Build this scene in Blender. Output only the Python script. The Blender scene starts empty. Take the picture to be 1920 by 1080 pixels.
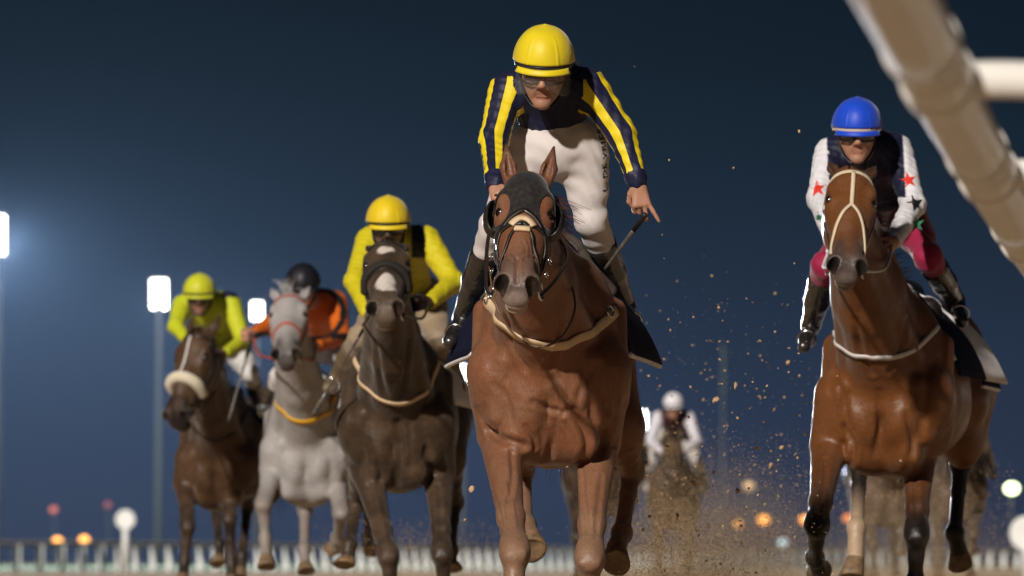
import bpy, bmesh, math, random
import numpy as np
from mathutils import Vector, Matrix, Quaternion
from mathutils.bvhtree import BVHTree

sc = bpy.context.scene
COL = sc.collection
random.seed(7)

# ---------------------------------------------------------------- camera
CAM_H = 0.30
LENS = 200.0
FPX = 1920 * LENS / 36.0            # focal length in photograph pixels
PITCH = math.atan(516.0 / FPX)      # horizon lies at row 1056 of 1080
cam_d = bpy.data.cameras.new('camera')
cam = bpy.data.objects.new('camera', cam_d)
COL.objects.link(cam)
cam.location = (0, 0, CAM_H)
cam.rotation_euler = (math.pi / 2 + PITCH, 0, 0)
cam_d.lens = LENS
cam_d.sensor_width = 36
cam_d.clip_start = 0.5
cam_d.clip_end = 6000
cam_d.dof.use_dof = True
cam_d.dof.focus_distance = 22.1
cam_d.dof.aperture_fstop = 4.8
cam_d.dof.aperture_blades = 0
sc.camera = cam

# ---------------------------------------------------------------- world: night sky lit from below by the course
w = bpy.data.worlds.new('World')
sc.world = w
w.use_nodes = True
nt = w.node_tree
for n in list(nt.nodes): nt.nodes.remove(n)
out = nt.nodes.new('ShaderNodeOutputWorld')
bg = nt.nodes.new('ShaderNodeBackground')
tc = nt.nodes.new('ShaderNodeTexCoord')
sep = nt.nodes.new('ShaderNodeSeparateXYZ')
ramp = nt.nodes.new('ShaderNodeValToRGB')
nt.links.new(tc.outputs['Generated'], sep.inputs[0])
mul = nt.nodes.new('ShaderNodeMath'); mul.operation = 'MULTIPLY'; mul.inputs[1].default_value = 8.0
nt.links.new(sep.outputs['Z'], mul.inputs[0])
nt.links.new(mul.outputs[0], ramp.inputs[0])
cr = ramp.color_ramp
cr.interpolation = 'B_SPLINE'
cr.elements[0].position = 0.0; cr.elements[0].color = (0.036, 0.050, 0.098, 1)
cr.elements[1].position = 1.0; cr.elements[1].color = (0.0042, 0.0105, 0.0175, 1)
for pos, c in ((0.16, (0.033, 0.049, 0.098)), (0.34, (0.023, 0.040, 0.077)), (0.55, (0.0115, 0.0250, 0.044)), (0.75, (0.0066, 0.0160, 0.0265))):
    e = cr.elements.new(pos); e.color = (*c, 1)
nt.links.new(ramp.outputs[0], bg.inputs[0])
bg.inputs[1].default_value = 0.64
nt.links.new(bg.outputs[0], out.inputs[0])

# ---------------------------------------------------------------- sun lamp: the floodlighting that falls on the straight
SUN_FROM = Vector((-0.42, -1.0, 0.53)).normalized()
sun_d = bpy.data.lights.new('sun', 'SUN')
sun_d.energy = 3.9
sun_d.angle = math.radians(2.0)
sun_d.color = (1.0, 0.93, 0.84)
sun = bpy.data.objects.new('sun', sun_d)
COL.objects.link(sun)
sun.rotation_euler = SUN_FROM.to_track_quat('Z', 'Y').to_euler()
sun.location = (-10, -20, 20)

sc.view_settings.view_transform = 'Standard'
sc.view_settings.look = 'None'
sc.view_settings.exposure = 0.0
sc.view_settings.gamma = 1.0
sc.render.engine = 'CYCLES'
sc.cycles.use_denoising = True
sc.cycles.max_bounces = 6
sc.cycles.transparent_max_bounces = 12
sc.cycles.sample_clamp_indirect = 4.0

_th = PITCH
_FW = np.array([0, math.cos(_th), math.sin(_th)])
_UP = np.array([0, -math.sin(_th), math.cos(_th)])

def W(px, py, d):
    """world point that lies d metres down the track and shows at (px,py) of the 1920x1080 photograph"""
    r = _FW + np.array([1.0, 0, 0]) * ((px - 960) / FPX) + _UP * ((540 - py) / FPX)
    r = r * (d / r[1])
    return np.array([r[0], r[1], r[2] + CAM_H])

# ================================================================ helpers: objects
def put(name, me, mat=None, parent=None, smooth=True, loc=None):
    o = bpy.data.objects.new(name, me)
    COL.objects.link(o)
    if mat is not None:
        for m in (mat if isinstance(mat, (list, tuple)) else [mat]):
            me.materials.append(m)
    if smooth and len(me.polygons):
        me.polygons.foreach_set('use_smooth', np.ones(len(me.polygons), dtype=bool))
    if parent is not None:
        o.parent = parent
        o.location = -Vector(parent.location)      # meshes are written in world coordinates
    if loc is not None:
        o.location = loc
    return o

def tag(o, label, cat, group=None, kind=None):
    if label: o['label'] = label
    if cat: o['category'] = cat
    if group: o['group'] = group
    if kind: o['kind'] = kind
    return o

def thing(name, label, cat, loc, group=None):
    o = bpy.data.objects.new(name, None)
    COL.objects.link(o)
    o.location = Vector([float(q) for q in loc])
    o.empty_display_size = 0.2
    return tag(o, label, cat, group)

def sub_put(name, me, mat, parent, smooth=True):
    """child of a part: parts sit at minus the thing's location, so a sub-part needs no offset"""
    o = put(name, me, mat, None, smooth)
    o.parent = parent
    return o

def np_mesh(name, V, Q):
    V = np.asarray(V, dtype=np.float32); Q = np.asarray(Q, dtype=np.int32)
    me = bpy.data.meshes.new(name)
    me.vertices.add(len(V)); me.vertices.foreach_set('co', V.ravel())
    k = Q.shape[1]
    me.loops.add(len(Q) * k); me.loops.foreach_set('vertex_index', Q.ravel())
    me.polygons.add(len(Q))
    me.polygons.foreach_set('loop_start', np.arange(0, len(Q) * k, k, dtype=np.int32))
    me.update(calc_edges=True)
    return me

def set_attr(me, name, arr):
    if arr.ndim == 1:
        a = me.attributes.new(name, 'FLOAT', 'POINT'); a.data.foreach_set('value', arr.astype(np.float32))
    else:
        a = me.attributes.new(name, 'FLOAT_COLOR', 'POINT')
        c = np.ones((len(arr), 4), np.float32); c[:, :3] = arr
        a.data.foreach_set('color', c.ravel())

def nrm(v):
    v = np.asarray(v, float); return v / (np.linalg.norm(v) + 1e-12)

# ================================================================ helpers: smooth bodies (distance field -> surface)
class Field:
    def __init__(s): s.p = []
    def cone(s, a, ra, b, rb, k=.03, c=None, cb=None, sq=None, sub=False):
        s.p.append(('c', np.asarray(a, float), np.asarray(b, float), float(ra), float(rb), k, c, cb if cb is not None else c, sq, sub)); return s
    def ell(s, c0, r, R=None, k=.03, c=None, sub=False):
        r = np.asarray(r if hasattr(r, '__len__') else (r, r, r), float)
        s.p.append(('e', np.asarray(c0, float), r, np.eye(3) if R is None else np.asarray(R, float), 0, k, c, None, None, sub)); return s
    @staticmethod
    def dist(p, X, Y, Z):
        if p[0] == 'c':
            a, b, ra, rb, sq = p[1], p[2], p[3], p[4], p[8]
            ba = b - a; L2 = float(ba @ ba) + 1e-12
            dx, dy, dz = X - a[0], Y - a[1], Z - a[2]
            t = np.clip((dx * ba[0] + dy * ba[1] + dz * ba[2]) / L2, 0, 1)
            dx = dx - t * ba[0]; dy = dy - t * ba[1]; dz = dz - t * ba[2]
            if sq is not None:
                n, f = sq
                vn = (dx * n[0] + dy * n[1] + dz * n[2]) * (1.0 / f - 1.0)
                dx = dx + n[0] * vn; dy = dy + n[1] * vn; dz = dz + n[2] * vn
            return np.sqrt(dx * dx + dy * dy + dz * dz) - (ra + (rb - ra) * t), t
        c, r, R = p[1], p[2], p[3]
        dx, dy, dz = X - c[0], Y - c[1], Z - c[2]
        q = [dx * R[0, i] + dy * R[1, i] + dz * R[2, i] for i in range(3)]
        k0 = np.sqrt(sum((q[i] / r[i]) ** 2 for i in range(3)))
        k1 = np.sqrt(sum((q[i] / r[i] ** 2) ** 2 for i in range(3))) + 1e-9
        return k0 * (k0 - 1.0) / k1, None
    def bounds(s, pad=0.03):
        lo = np.full(3, 1e9); hi = np.full(3, -1e9)
        for p in s.p:
            if p[9]: continue
            if p[0] == 'c':
                f = max(1, p[8][1]) if p[8] else 1
                for q, r in ((p[1], p[3]), (p[2], p[4])):
                    lo = np.minimum(lo, q - r * f); hi = np.maximum(hi, q + r * f)
            else:
                e = np.abs(p[3]) @ p[2]
                lo = np.minimum(lo, p[1] - e); hi = np.maximum(hi, p[1] + e)
        return lo - pad, hi + pad
    def axes(s, coarse, fine=None, boxes=()):
        lo, hi = s.bounds()
        out = []
        for i in range(3):
            xs = [lo[i]]
            while xs[-1] < hi[i]:
                x = xs[-1]; st = coarse
                for (bl, bh) in boxes:
                    if bl[i] - coarse <= x <= bh[i]: st = fine
                xs.append(x + st)
            out.append(np.array(xs))
        return out
    def grid(s, ax):
        xs, ys, zs = ax
        D = np.full((len(xs), len(ys), len(zs)), 0.3, np.float32)
        for p in s.p:
            m = p[5] + 0.03
            if p[0] == 'c':
                f = max(1, p[8][1]) if p[8] else 1
                lo = np.minimum(p[1] - p[3] * f, p[2] - p[4] * f) - m; hi = np.maximum(p[1] + p[3] * f, p[2] + p[4] * f) + m
            else:
                e = np.abs(p[3]) @ p[2]; lo = p[1] - e - m; hi = p[1] + e + m
            i0, i1 = np.searchsorted(xs, (lo[0], hi[0])); j0, j1 = np.searchsorted(ys, (lo[1], hi[1])); k0, k1 = np.searchsorted(zs, (lo[2], hi[2]))
            if i0 >= i1 or j0 >= j1 or k0 >= k1: continue
            X = xs[i0:i1, None, None].astype(np.float32); Y = ys[None, j0:j1, None].astype(np.float32); Z = zs[None, None, k0:k1].astype(np.float32)
            b = s.dist(p, X, Y, Z)[0]
            a = D[i0:i1, j0:j1, k0:k1]; k = max(p[5], 1e-4)
            if p[9]:
                b = -b
                h = np.maximum(k - np.abs(a - b), 0) / k
                D[i0:i1, j0:j1, k0:k1] = np.maximum(a, b) + h * h * k * .25
            else:
                h = np.maximum(k - np.abs(a - b), 0) / k
                D[i0:i1, j0:j1, k0:k1] = np.minimum(a, b) - h * h * k * .25
        return D
    def colours(s, V, tau=.008):
        S = np.zeros((len(V), 3)); Wt = np.full(len(V), 1e-12)
        X, Y, Z = V[:, 0], V[:, 1], V[:, 2]
        for p in s.p:
            if p[9] or p[6] is None: continue
            d, t = s.dist(p, X, Y, Z)
            wt = np.exp(-np.clip(d, -.12, .5) / tau)
            ca = np.asarray(p[6], float)
            c = ca if t is None else ca + (np.asarray(p[7], float) - ca) * t[:, None]
            S += wt[:, None] * c; Wt += wt
        return S / Wt[:, None]

def nets(D, ax):
    xs, ys, zs = ax
    S = D < 0
    c = np.zeros(tuple(n - 1 for n in D.shape), np.int8)
    for a in (0, 1):
        for b in (0, 1):
            for e in (0, 1):
                c += S[a:a + c.shape[0], b:b + c.shape[1], e:e + c.shape[2]]
    mixed = (c > 0) & (c < 8)
    ids = np.argwhere(mixed); n = len(ids)
    vid = np.full(c.shape, -1, np.int32); vid[mixed] = np.arange(n)
    acc = np.zeros((n, 3)); cnt = np.zeros(n)
    corners = [(a, b, e) for a in (0, 1) for b in (0, 1) for e in (0, 1)]
    vals = {q: D[ids[:, 0] + q[0], ids[:, 1] + q[1], ids[:, 2] + q[2]] for q in corners}
    for q in corners:
        for axis in range(3):
            if q[axis]: continue
            r = list(q); r[axis] = 1; r = tuple(r)
            d0, d1 = vals[q], vals[r]
            m = (d0 < 0) != (d1 < 0)
            t = d0[m] / (d0[m] - d1[m])
            pos = np.tile(np.array(q, float), (m.sum(), 1)); pos[:, axis] += t
            acc[m] += pos; cnt[m] += 1
    v = ids + acc / cnt[:, None]
    V = np.stack([np.interp(v[:, i], np.arange(len(A)), A) for i, A in enumerate((xs, ys, zs))], 1)
    quads = []
    for axis in range(3):
        u, w_ = (axis + 1) % 3, (axis + 2) % 3
        sl0 = [None] * 3; sl1 = [None] * 3
        sl0[axis] = slice(0, -1); sl1[axis] = slice(1, None)
        for o in (u, w_): sl0[o] = slice(1, -1); sl1[o] = slice(1, -1)
        A = S[tuple(sl0)]; B = S[tuple(sl1)]
        e = np.argwhere(A != B)
        if not len(e): continue
        ins = A[e[:, 0], e[:, 1], e[:, 2]]
        e = e.copy(); e[:, u] += 1; e[:, w_] += 1
        def cell(du, dw):
            g = e.copy(); g[:, u] += du; g[:, w_] += dw
            return vid[g[:, 0], g[:, 1], g[:, 2]]
        q = np.stack([cell(-1, -1), cell(0, -1), cell(0, 0), cell(-1, 0)], 1)
        q[~ins] = q[~ins][:, ::-1]
        quads.append(q)
    return V, np.concatenate(quads)

def field_mesh(name, F, coarse, fine=None, boxes=(), tau=.008, colour=True, D=None, ax=None, fix=None, lines=None):
    ax = ax or F.axes(coarse, fine, boxes)
    D = F.grid(ax) if D is None else D
    V, Q = nets(D, ax)
    if lines: V = carve(V, Q, lines)
    me = np_mesh(name, V, Q)
    if colour:
        C = F.colours(V, tau)
        if fix: C = fix(V, C)
        set_attr(me, 'col', C)
    return me, V, Q

def vert_normals(V, Q):
    a, b, c, d = (V[Q[:, i]] for i in range(4))
    fn = np.cross(c - a, d - b)
    N = np.zeros_like(V)
    for i in range(4): np.add.at(N, Q[:, i], fn)
    return N / (np.linalg.norm(N, axis=1, keepdims=True) + 1e-12)

def carve(V, Q, lines):
    """press muscle grooves (depth > 0) or raise veins and tendons (depth < 0) along lines on the skin; line = (points, width, depth)"""
    N = vert_normals(V, Q); T = BVHTree.FromPolygons([tuple(v) for v in V.tolist()], [tuple(q) for q in Q.tolist()])
    off = np.zeros(len(V))
    for pts, w_, dep in lines:
        sam = []
        for p in spline(pts, 12):
            o_ = Vector((0, 0, CAM_H)); d_ = (Vector(p) - o_).normalized()
            hit = T.ray_cast(o_ + d_ * 15, d_)
            if hit[0] is not None: sam.append(np.array(hit[0]))
        if len(sam) < 3: continue
        sam = np.array(sam); lo, hi = sam.min(0) - w_ * 3, sam.max(0) + w_ * 3
        idx = np.nonzero(np.all((V > lo) & (V < hi), axis=1))[0]
        if not len(idx): continue
        d2 = ((V[idx][:, None, :] - sam[None]) ** 2).sum(2)
        k = d2.argmin(1); d = np.sqrt(d2[np.arange(len(idx)), k])
        tp = np.sin(np.linspace(.12, .88, len(sam)) * math.pi)[k] ** .5
        off[idx] -= dep * tp * (np.exp(-(d / w_) ** 2) - .35 * np.exp(-((d - 2.0 * w_) / (.9 * w_)) ** 2))
    return V + N * off[:, None]

def bvh_of(V, Q): return BVHTree.FromPolygons([tuple(v) for v in V.tolist()], [tuple(q) for q in Q.tolist()])

def spline(P, n=8):
    P = [np.asarray(p, float) for p in P]
    if len(P) == 2: return [P[0] + (P[1] - P[0]) * t for t in np.linspace(0, 1, n + 1)]
    o = []
    for i in range(len(P) - 1):
        p0 = P[max(i - 1, 0)]; p1 = P[i]; p2 = P[i + 1]; p3 = P[min(i + 2, len(P) - 1)]
        for t in np.linspace(0, 1, n, endpoint=False):
            o.append(.5 * ((2 * p1) + (-p0 + p2) * t + (2 * p0 - 5 * p1 + 4 * p2 - p3) * t * t + (-p0 + 3 * p1 - 3 * p2 + p3) * t ** 3))
    o.append(P[-1]); return o

def sweep_mesh(name, paths, seg=8):
    """round tubes along paths; each path = list of (point, radius)"""
    V = []; Q = []
    for path in paths:
        pts = [np.asarray(p[0], float) for p in path]; rad = [p[1] for p in path]
        base = len(V); up = None
        for i, p in enumerate(pts):
            t = nrm(pts[min(i + 1, len(pts) - 1)] - pts[max(i - 1, 0)])
            if up is None:
                up = np.array([0, 0, 1.]) if abs(t[2]) < .9 else np.array([1., 0, 0])
            a = nrm(np.cross(t, up)); up = nrm(np.cross(a, t))
            for k in range(seg):
                an = 2 * math.pi * k / seg
                V.append(p + (a * math.cos(an) + up * math.sin(an)) * rad[i])
        for i in range(len(pts) - 1):
            for k in range(seg):
                k2 = (k + 1) % seg
                Q.append((base + i * seg + k, base + i * seg + k2, base + (i + 1) * seg + k2, base + (i + 1) * seg + k))
        for i, rev in ((0, False), (len(pts) - 1, True)):
            ring = [base + i * seg + k for k in range(seg)]
            c = len(V); V.append(pts[i])
            for k in range(seg):
                a_, b_ = ring[k], ring[(k + 1) % seg]
                Q.append((b_, a_, c, c) if not rev else (a_, b_, c, c))
    me = bpy.data.meshes.new(name)
    me.from_pydata([tuple(v) for v in V], [], [tuple(q) if q[2] != q[3] else q[:3] for q in Q])
    me.update()
    return me

def strap_mesh(name, pts, width, thick=.004, bvh=None, off=.003, normals=None):
    """flat strap that follows pts, laid on a surface when a bvh is given"""
    P = []; N = []
    for i, p in enumerate(pts):
        p = np.asarray(p, float)
        if bvh is not None:
            h = bvh.find_nearest(Vector(p))
            P.append(np.array(h[0])); N.append(np.array(h[1]))
        else:
            P.append(p); N.append(np.asarray(normals[i] if normals is not None else (0, -1, 0), float))
    for _ in range(2):                                   # smooth
        N = [nrm(N[max(i - 1, 0)] + N[i] * 2 + N[min(i + 1, len(N) - 1)]) for i in range(len(N))]
        if bvh is not None:
            P = [P[0]] + [(P[i - 1] + P[i] * 2 + P[i + 1]) / 4 for i in range(1, len(P) - 1)] + [P[-1]]
    V = []; Q = []
    for i in range(len(P)):
        t = nrm(P[min(i + 1, len(P) - 1)] - P[max(i - 1, 0)])
        s = nrm(np.cross(t, N[i])); n = nrm(np.cross(s, t))
        wd = width[i] if hasattr(width, '__len__') else width
        for (a, b) in ((-1, 0), (1, 0), (1, 1), (-1, 1)):
            V.append(P[i] + s * a * wd / 2 * (1 if b == 0 else .86) + n * (off + b * thick))
    for i in range(len(P) - 1):
        for k in range(4):
            k2 = (k + 1) % 4
            Q.append((i * 4 + k, i * 4 + k2, i * 4 + 4 + k2, i * 4 + 4 + k))
    Q.append((0, 1, 2, 3)); e = (len(P) - 1) * 4; Q.append((e + 3, e + 2, e + 1, e))
    me = np_mesh(name, np.array(V), np.array(Q))
    bm = bmesh.new(); bm.from_mesh(me); bmesh.ops.recalc_face_normals(bm, faces=bm.faces); bm.to_mesh(me); bm.free()
    return me

def box_mesh(name, lo, hi, bevel=0.0):
    bm = bmesh.new()
    vs = [bm.verts.new((x, y, z)) for x in (lo[0], hi[0]) for y in (lo[1], hi[1]) for z in (lo[2], hi[2])]
    for f in ((0, 1, 3, 2), (4, 6, 7, 5), (0, 4, 5, 1), (2, 3, 7, 6), (0, 2, 6, 4), (1, 5, 7, 3)):
        bm.faces.new([vs[i] for i in f])
    if bevel: bmesh.ops.bevel(bm, geom=bm.edges[:] , offset=bevel, segments=2, affect='EDGES')
    bmesh.ops.recalc_face_normals(bm, faces=bm.faces)
    me = bpy.data.meshes.new(name); bm.to_mesh(me); bm.free()
    return me

def ring_mesh(name, c, n, R, r, seg=20, sq=1.0):
    n = nrm(n); a = nrm(np.cross(n, (0, 0, 1.) if abs(n[2]) < .9 else (1., 0, 0))); b = np.cross(n, a)
    V = []; Q = []
    for i in range(seg):
        an = 2 * math.pi * i / seg; d = a * math.cos(an) + b * math.sin(an)
        for k in range(6):
            bn = 2 * math.pi * k / 6
            V.append(np.asarray(c) + d * (R + r * math.cos(bn)) + n * r * math.sin(bn))
    for i in range(seg):
        for k in range(6):
            Q.append((i * 6 + k, ((i + 1) % seg) * 6 + k, ((i + 1) % seg) * 6 + (k + 1) % 6, i * 6 + (k + 1) % 6))
    return np_mesh(name, np.array(V), np.array(Q))

# ================================================================ helpers: materials
def mat(name, col=(.5, .5, .5), rough=.6, spec=.5, metal=0, attr=None, noise=None, bump=None, bump2=None, sheen=0, coat=0, emit=None, alpha=None, trans=0, extra=None):
    """noise=(scale, amount[, colour])  bump=(scale, strength, distance)"""
    m = bpy.data.materials.new(name); m.use_nodes = True
    t = m.node_tree; b = t.nodes['Principled BSDF']
    b.inputs['Roughness'].default_value = rough
    b.inputs['Specular IOR Level'].default_value = spec
    b.inputs['Metallic'].default_value = metal
    b.inputs['Sheen Weight'].default_value = sheen
    b.inputs['Sheen Roughness'].default_value = .4
    b.inputs['Coat Weight'].default_value = coat
    b.inputs['Coat Roughness'].default_value = .25
    b.inputs['Transmission Weight'].default_value = trans
    co = t.nodes.new('ShaderNodeTexCoord')
    if attr:
        a = t.nodes.new('ShaderNodeAttribute'); a.attribute_name = attr; src = a.outputs['Color']
    else:
        r = t.nodes.new('ShaderNodeRGB'); r.outputs[0].default_value = (*col, 1); src = r.outputs[0]
    if extra: src = extra(t, src, b)
    if noise:
        nn = t.nodes.new('ShaderNodeTexNoise'); nn.inputs['Scale'].default_value = noise[0]; nn.inputs['Detail'].default_value = 6
        t.links.new(co.outputs['Object'], nn.inputs['Vector'])
        mr = t.nodes.new('ShaderNodeMapRange'); mr.inputs['From Min'].default_value = .35; mr.inputs['From Max'].default_value = .7
        mr.inputs['To Max'].default_value = noise[1]
        t.links.new(nn.outputs['Fac'], mr.inputs['Value'])
        mx = t.nodes.new('ShaderNodeMix'); mx.data_type = 'RGBA'
        t.links.new(mr.outputs[0], mx.inputs['Factor']); t.links.new(src, mx.inputs['A'])
        c2 = noise[2] if len(noise) > 2 else None
        if c2 is not None: mx.inputs['B'].default_value = (*c2, 1)
        else:
            hs = t.nodes.new('ShaderNodeHueSaturation'); hs.inputs['Value'].default_value = .55
            t.links.new(src, hs.inputs['Color']); t.links.new(hs.outputs[0], mx.inputs['B'])
        src = mx.outputs['Result']
    t.links.new(src, b.inputs['Base Color'])
    if bump:
        nb = t.nodes.new('ShaderNodeTexNoise'); nb.inputs['Scale'].default_value = bump[0]; nb.inputs['Detail'].default_value = 5
        t.links.new(co.outputs['Object'], nb.inputs['Vector'])
        bp = t.nodes.new('ShaderNodeBump'); bp.inputs['Strength'].default_value = bump[1]; bp.inputs['Distance'].default_value = bump[2]
        t.links.new(nb.outputs['Fac'], bp.inputs['Height']); t.links.new(bp.outputs[0], b.inputs['Normal'])
        if bump2:
            n3 = t.nodes.new('ShaderNodeTexNoise'); n3.inputs['Scale'].default_value = bump2[0]; n3.inputs['Detail'].default_value = 4
            mp = t.nodes.new('ShaderNodeMapping'); mp.inputs['Scale'].default_value = bump2[3]
            t.links.new(co.outputs['Object'], mp.inputs[0]); t.links.new(mp.outputs[0], n3.inputs['Vector'])
            b3 = t.nodes.new('ShaderNodeBump'); b3.inputs['Strength'].default_value = bump2[1]; b3.inputs['Distance'].default_value = bump2[2]
            t.links.new(n3.outputs['Fac'], b3.inputs['Height']); t.links.new(bp.outputs[0], b3.inputs['Normal']); t.links.new(b3.outputs[0], b.inputs['Normal'])
    if emit:
        b.inputs['Emission Color'].default_value = (*emit[0], 1); b.inputs['Emission Strength'].default_value = emit[1]
    if alpha is not None: b.inputs['Alpha'].default_value = alpha
    return m
# ================================================================ shared materials
def coat_extra(dust):
    def f(t, src, b):
        # sand dust clinging to the coat, and a short-haired sheen
        co = t.nodes.new('ShaderNodeTexCoord')
        n1 = t.nodes.new('ShaderNodeTexNoise'); n1.inputs['Scale'].default_value = 5.5; n1.inputs['Detail'].default_value = 8; n1.inputs['Roughness'].default_value = .65
        t.links.new(co.outputs['Object'], n1.inputs['Vector'])
        r1 = t.nodes.new('ShaderNodeMapRange'); r1.inputs['From Min'].default_value = .42; r1.inputs['From Max'].default_value = .75; r1.inputs['To Max'].default_value = dust
        t.links.new(n1.outputs['Fac'], r1.inputs['Value'])
        m1 = t.nodes.new('ShaderNodeMix'); m1.data_type = 'RGBA'; m1.inputs['B'].default_value = (.26, .155, .09, 1)
        t.links.new(r1.outputs[0], m1.inputs['Factor']); t.links.new(src, m1.inputs['A'])
        n2 = t.nodes.new('ShaderNodeTexNoise'); n2.inputs['Scale'].default_value = 170; n2.inputs['Detail'].default_value = 3
        mp = t.nodes.new('ShaderNodeMapping'); mp.inputs['Scale'].default_value = (1, 1, .25)
        t.links.new(co.outputs['Object'], mp.inputs[0]); t.links.new(mp.outputs[0], n2.inputs['Vector'])
        r2 = t.nodes.new('ShaderNodeMapRange'); r2.inputs['From Min'].default_value = .3; r2.inputs['From Max'].default_value = .7; r2.inputs['To Min'].default_value = .82; r2.inputs['To Max'].default_value = 1.14
        t.links.new(n2.outputs['Fac'], r2.inputs['Value'])
        m2 = t.nodes.new('ShaderNodeMix'); m2.data_type = 'RGBA'; m2.blend_type = 'MULTIPLY'; m2.inputs['Factor'].default_value = 1
        t.links.new(m1.outputs['Result'], m2.inputs['A']); t.links.new(r2.outputs[0], m2.inputs['B'])
        r3 = t.nodes.new('ShaderNodeMapRange'); r3.inputs['From Min'].default_value = .35; r3.inputs['From Max'].default_value = .7; r3.inputs['To Min'].default_value = .29; r3.inputs['To Max'].default_value = .62
        t.links.new(n1.outputs['Fac'], r3.inputs['Value']); t.links.new(r3.outputs[0], b.inputs['Roughness'])
        return m2.outputs['Result']
    return f
M = {}
M['coat'] = mat('horse_coat', attr='col', rough=.45, spec=.4, sheen=.06, bump=(9, .35, .035), bump2=(260, .5, .003, (1, 1, .35)), extra=coat_extra(.50))
M['coat_clean'] = mat('horse_coat_clean', attr='col', rough=.4, spec=.42, sheen=.08, bump=(9, .32, .035), bump2=(260, .5, .003, (1, 1, .35)), extra=coat_extra(.06))
M['coat_dusty'] = mat('horse_coat_dusty', attr='col', rough=.55, spec=.28, sheen=.15, bump=(9, .35, .035), bump2=(260, .5, .003, (1, 1, .35)), extra=coat_extra(.3))
M['eye'] = mat('horse_eye', (.008, .005, .004), rough=.05, spec=.8, coat=1)
M['hoof'] = mat('hoof_horn', (.13, .085, .05), rough=.6, noise=(30, .7, (.35, .22, .11)))
M['leather'] = mat('dark_leather', (.012, .010, .010), rough=.38, spec=.6, noise=(60, .35, (.09, .06, .04)), bump=(200, .2, .002))
M['hood'] = mat('hood_cloth', (.010, .009, .011), rough=.8, spec=.3, sheen=.25, noise=(55, .22, (.11, .085, .06)), bump=(300, .4, .002))
M['tan'] = mat('tan_webbing', (.74, .55, .35), rough=.75, noise=(40, .45, (.52, .34, .19)), bump=(300, .3, .002))
M['white_web'] = mat('white_webbing', (.72, .68, .66), rough=.7, noise=(40, .4, (.45, .38, .32)))
M['cream_web'] = mat('cream_webbing', (.72, .58, .42), rough=.7, noise=(40, .3, (.5, .38, .26)))
M['yellow_web'] = mat('yellow_webbing', (.78, .42, .01), rough=.6)
M['red_web'] = mat('red_webbing', (.45, .07, .03), rough=.6)
M['fleece'] = mat('white_fleece', (.72, .64, .48), rough=.95, sheen=.5, bump=(140, .9, .01))
M['steel'] = mat('polished_steel', (.75, .73, .7), rough=.18, metal=1)
M['navy_cloth'] = mat('navy_saddle_cloth', (.006, .008, .030), rough=.85, spec=.15, bump=(14, .5, .01), noise=(14, .15, (.02, .02, .032)))
M['white_cloth'] = mat('white_cloth', (.74, .71, .74), rough=.8, sheen=.2, bump=(40, .35, .006), noise=(20, .25, (.45, .38, .34)))
M['pad'] = mat('grey_foam_pad', (.085, .068, .055), rough=.85, bump=(180, .5, .004), noise=(25, .5, (.04, .032, .026)))
M['brass'] = mat('brass_buckle', (.7, .55, .3), rough=.25, metal=1)

def hair_mat(name, c, dark=.4):
    return mat(name, c, rough=.5, spec=.4, noise=(40, dark))

# ================================================================ the horse
def strands(name, roots, n, length, wave, rad, seed, droop=0.25):
    """tapered locks; roots = list of (point, direction)"""
    rnd = random.Random(seed); paths = []
    for i in range(n):
        p, d = roots[rnd.randrange(len(roots))]
        p = np.asarray(p, float) + np.array([rnd.uniform(-.012, .012) for _ in range(3)])
        d = nrm(np.asarray(d, float) + np.array([rnd.uniform(-wave, wave) for _ in range(3)]))
        L = length * rnd.uniform(.55, 1.15); bend = np.array([rnd.uniform(-1, 1), rnd.uniform(-1, 1), rnd.uniform(-1.2, .2)]) * droop
        r = rad * rnd.uniform(.6, 1.3); path = []
        for k in range(6):
            t = k / 5
            path.append((p + d * L * t + bend * L * t * t, max(r * (1 - t) ** .7, .0006)))
        paths.append(path)
    return sweep_mesh(name, paths, 3)

def hoof_mesh(cor, tip, fwd):
    """hoof: flares from the coronet to the sole; tip is the middle of the sole"""
    ax = nrm(np.asarray(tip) - np.asarray(cor)); L = np.linalg.norm(np.asarray(tip) - np.asarray(cor))
    f = nrm(np.asarray(fwd) - ax * float(np.dot(fwd, ax))); s = np.cross(ax, f)
    V = []; Q = []; seg = 18
    rows = ((-.12, .036, .0), (.0, .044, .0), (.12, .047, .004), (.55, .055, .010), (.95, .062, .018), (1.0, .060, .018), (1.0, .045, .012), (.90, .030, .006), (.90, .004, .0))
    for (t, r, o) in rows:
        for k in range(seg):
            a = 2 * math.pi * k / seg
            c_, s_ = math.cos(a), math.sin(a)
            rr = r * (1.12 if c_ > 0 else .92) if c_ > -.9 else r * .8
            V.append(np.asarray(cor) + ax * t * L + f * (c_ * rr + o) + s * s_ * r)
    for i in range(len(rows) - 1):
        for k in range(seg):
            Q.append((i * seg + k, i * seg + (k + 1) % seg, (i + 1) * seg + (k + 1) % seg, (i + 1) * seg + k))
    me = np_mesh('hoof', np.array(V), np.array(Q))
    bm = bmesh.new(); bm.from_mesh(me)
    bmesh.ops.holes_fill(bm, edges=[e for e in bm.edges if e.is_boundary]); bmesh.ops.recalc_face_normals(bm, faces=bm.faces)
    bm.to_mesh(me); bm.free()
    return me

class Horse: pass

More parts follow.
